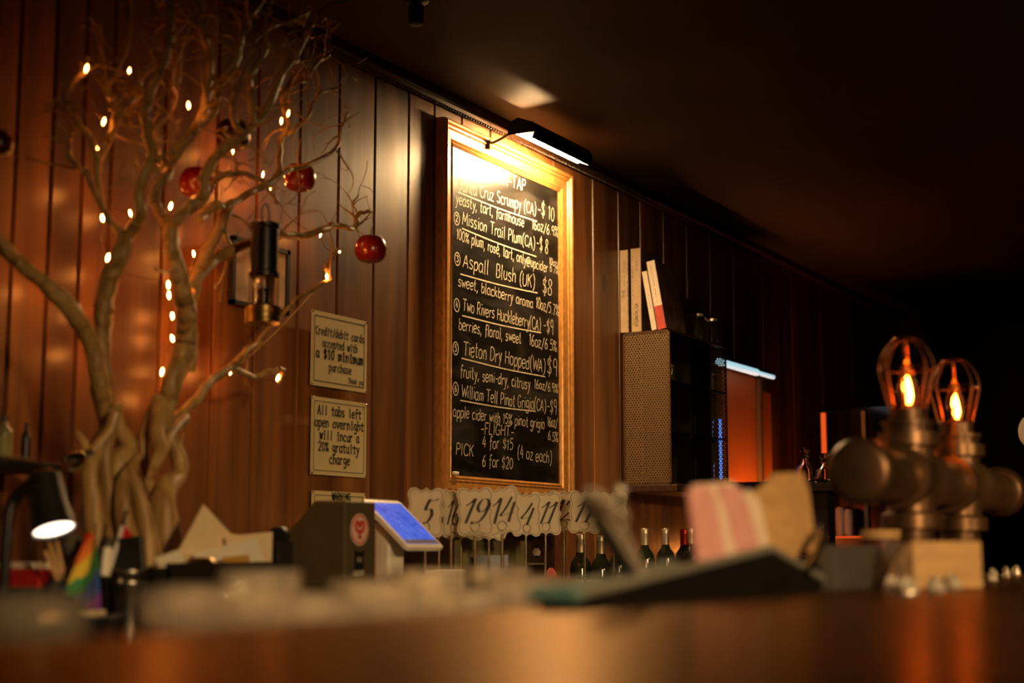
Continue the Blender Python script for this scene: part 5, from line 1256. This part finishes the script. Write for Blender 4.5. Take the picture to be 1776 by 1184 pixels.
def stirrer(a, b, label, r, ball, mt):
    p, q = PY(*a), PY(*b); t = thing('stirrer', label, 'stirrer', q.to_tuple(), 'spoons and stirrers in the caddy')
    MB().tube([q, p], r, 10).build('rod', mt, t)
    if ball: MB().lathe([(ball*math.sin(PI*k/10), -ball*math.cos(PI*k/10)) for k in range(11)], 16, Matrix.Translation(p)).build('ball_top', M['satin'], t)
stirrer((1075, 851, .775), (1100, 1004, .76), 'dark stirrer with a shining ball on top', .0052, .0078, M['black_metal'])
stirrer((1012, 880, .715), (1096, 1004, .735), 'black stirrer lying along the left spoon', .0042, 0, M['black'])
stirrer((1034, 884, .755), (1104, 1006, .77), 'black stirrer between the two steel spoons', .0042, 0, M['black'])

# grey napkins, coasters, wood block and bits at the right end
yq = .72
def pxbox(name, label, cat, px0, px1, ytop, y0, y1, z0, mt, bevel=.003, group=None):
    a, b = PY(px0, ytop, y0), PY(px1, ytop, y0)
    return boxat(name, label, cat, (a.x, y0, z0), (b.x, y1, a.z), mt, bevel, group)
a = PY(1450, 945, .70); b = PY(1532, 945, .70); e_ = PY(1545, 1000, .70)
o = MB().prism([(a.x, BAR), (e_.x, BAR), (b.x-.02, a.z), (a.x, a.z)], (0, .70, 0), (1,0,0), (0,0,1), (0,1,0), 0, .028).build('napkin_pile', M['grey_cloth'], None, smooth=False, bevel=.004)
tag(o, 'pile of folded dark grey napkins right of the caddy', 'napkins')
# wood block turned to the seats, with bark on its left end
c = PY(1632, 970, .605); Zc = depth(c); k = Zc/F
Mb = Matrix.Translation((c.x, .605, BAR)) @ Matrix.Rotation(-PI/2+TH+.30, 4, 'Z')
hh = PY(1632, 938, .605).z-BAR; hw = 68*k
t = thing('wood_block', 'pale cut wooden block with a rounded bark end in front of the pipe lamp', 'block', (c.x, .605, BAR))
MB().box((-hw, -.02, 0), (hw, .045, hh), M=Mb).build('sawn_block', M['cut_wood'], t, smooth=False, bevel=.003)
nb = 12; pb_ = [(-hw-.001, 0)] + [(-hw-.048*math.sin(PI*.5*(1-i/nb))**.7 if i < nb else -hw-.001, hh*i/nb) for i in range(nb+1)]
MB().prism(pb_, (0,0,0), (1,0,0), (0,0,1), (0,1,0), -.018, .04).build('bark_end', M['bark'], t, smooth=False)
bo = bpy.data.objects['bark_end']; bo.data.transform(Mb.to_3x3().to_4x4() @ Matrix.Translation(Vector(t.location)))   # laid out at the origin: turn it with the block
# dark red box with cork coasters on it, behind the block
a = PY(1500, 932, .764); zz = a.z
xq0, xq1 = PY(1540, 934, .745).x, PY(1560, 934, .745).x
cx_ = PY(1527, 925, .764)
for i in range(3):
    z0 = a.z - .002 + i*.0055
    o = MB().lathe([(0,0),(.034,0),(.035,.001),(.035,.0045),(.034,.0052),(0,.0052)], 28, Matrix.Translation((cx_.x+.004*(i-1), .764, z0))).build('cork_coaster', M['cut_wood'], None)
    tag(o, ('cork coaster at the bottom of the little stack behind the grey napkins', 'middle cork coaster of the little stack behind the grey napkins', 'top cork coaster of the little stack behind the grey napkins')[i], 'coaster', 'cork coasters')
cz_ = a.z-.002
o = MB().lathe([(0,BAR),(.032,BAR),(.032,cz_),(0,cz_)], 28, Matrix.Translation((cx_.x, .764, 0))).build('coaster_holder', M['maroon'], None); tag(o, 'dark red round holder under the cork coasters', 'holder')
for i, (px_, yy) in enumerate(((1548, .60), (1574, .57), (1622, .56), (1652, .58), (1690, .59), (1722, .66), (1745, .72), (1762, .75))):
    p = PZ(px_, 1010, BAR); p = PY(px_, 1000, yy); r = .013 if i < 5 else .010
    mb = MB(); 
    pf = [(0,.0),(r*.9,0),(r*1.05,.003),(r*.92,.009),(r*.7,.016),(r*.35,.021),(0,.022)]
    mb.lathe(pf, 9, Matrix.Translation((p.x, yy, BAR)))
    for v in mb.v: 
        if v.z > BAR+.001: v += Vector((random.uniform(-.003,.003), random.uniform(-.003,.003), random.uniform(-.002,.003)))
    o = mb.build('crumpled_wrapper', M['stone'], None, smooth=False)
    tag(o, ('pale crumpled wrapper bit at the left foot of the wooden block', 'pale crumpled wrapper bit second from the left before the wooden block', 'pale crumpled wrapper bit before the middle of the wooden block', 'pale crumpled wrapper bit right of the middle of the wooden block', 'pale crumpled wrapper bit at the right foot of the wooden block', 'small pale wrapper bit first beyond the right end of the block', 'small pale wrapper bit second beyond the right end of the block', 'small pale wrapper bit farthest right on the bar')[i], 'wrapper', 'crumpled wrapper bits on the bar')
# ------------------------------------------------------------------ glasses along the inner edge of the bar, standing on the service shelf
i = 0
gl_first = None
words_ = ['first', 'second', 'third', 'fourth', 'fifth', 'sixth', 'seventh', 'eighth', 'ninth', 'tenth', 'eleventh', 'twelfth']
for row, (yy, n_, x0_) in enumerate(((.87, 9, .985), (.975, 9, 1.22))):
    for k_ in range(n_):
        h = .137 + (.012 if (k_*7+row*3) % 5 == 0 else 0) - (.012 if (k_+row) % 3 == 0 else 0)
        loc = (x0_+(k_-1)*.094 if k_ or row else .826, yy+random.uniform(-.006, .006), SH); r = .041
        lb = 'blurred clear glass behind the bar edge, %s from left in the %s row' % (words_[k_], ('front', 'back')[row])
        if gl_first is None:
            mb = MB().lathe([(0,0),(r*.72,0),(r*.76,.006),(r,h),(r-.0014,h+.001),(r-.003,h),(r*.76-.003,.016),(0,.014)], 28, Matrix.Translation((0, 0, 0)))
            gl_first = mb.build('beer_glass', M['haze_glass'], None); o = gl_first; h0 = h
        else: o = gl_first.copy(); C.objects.link(o)
        o.location = loc; o.scale = (1, 1, h/h0)
        tag(o, lb, 'glass', 'glasses behind the bar edge')
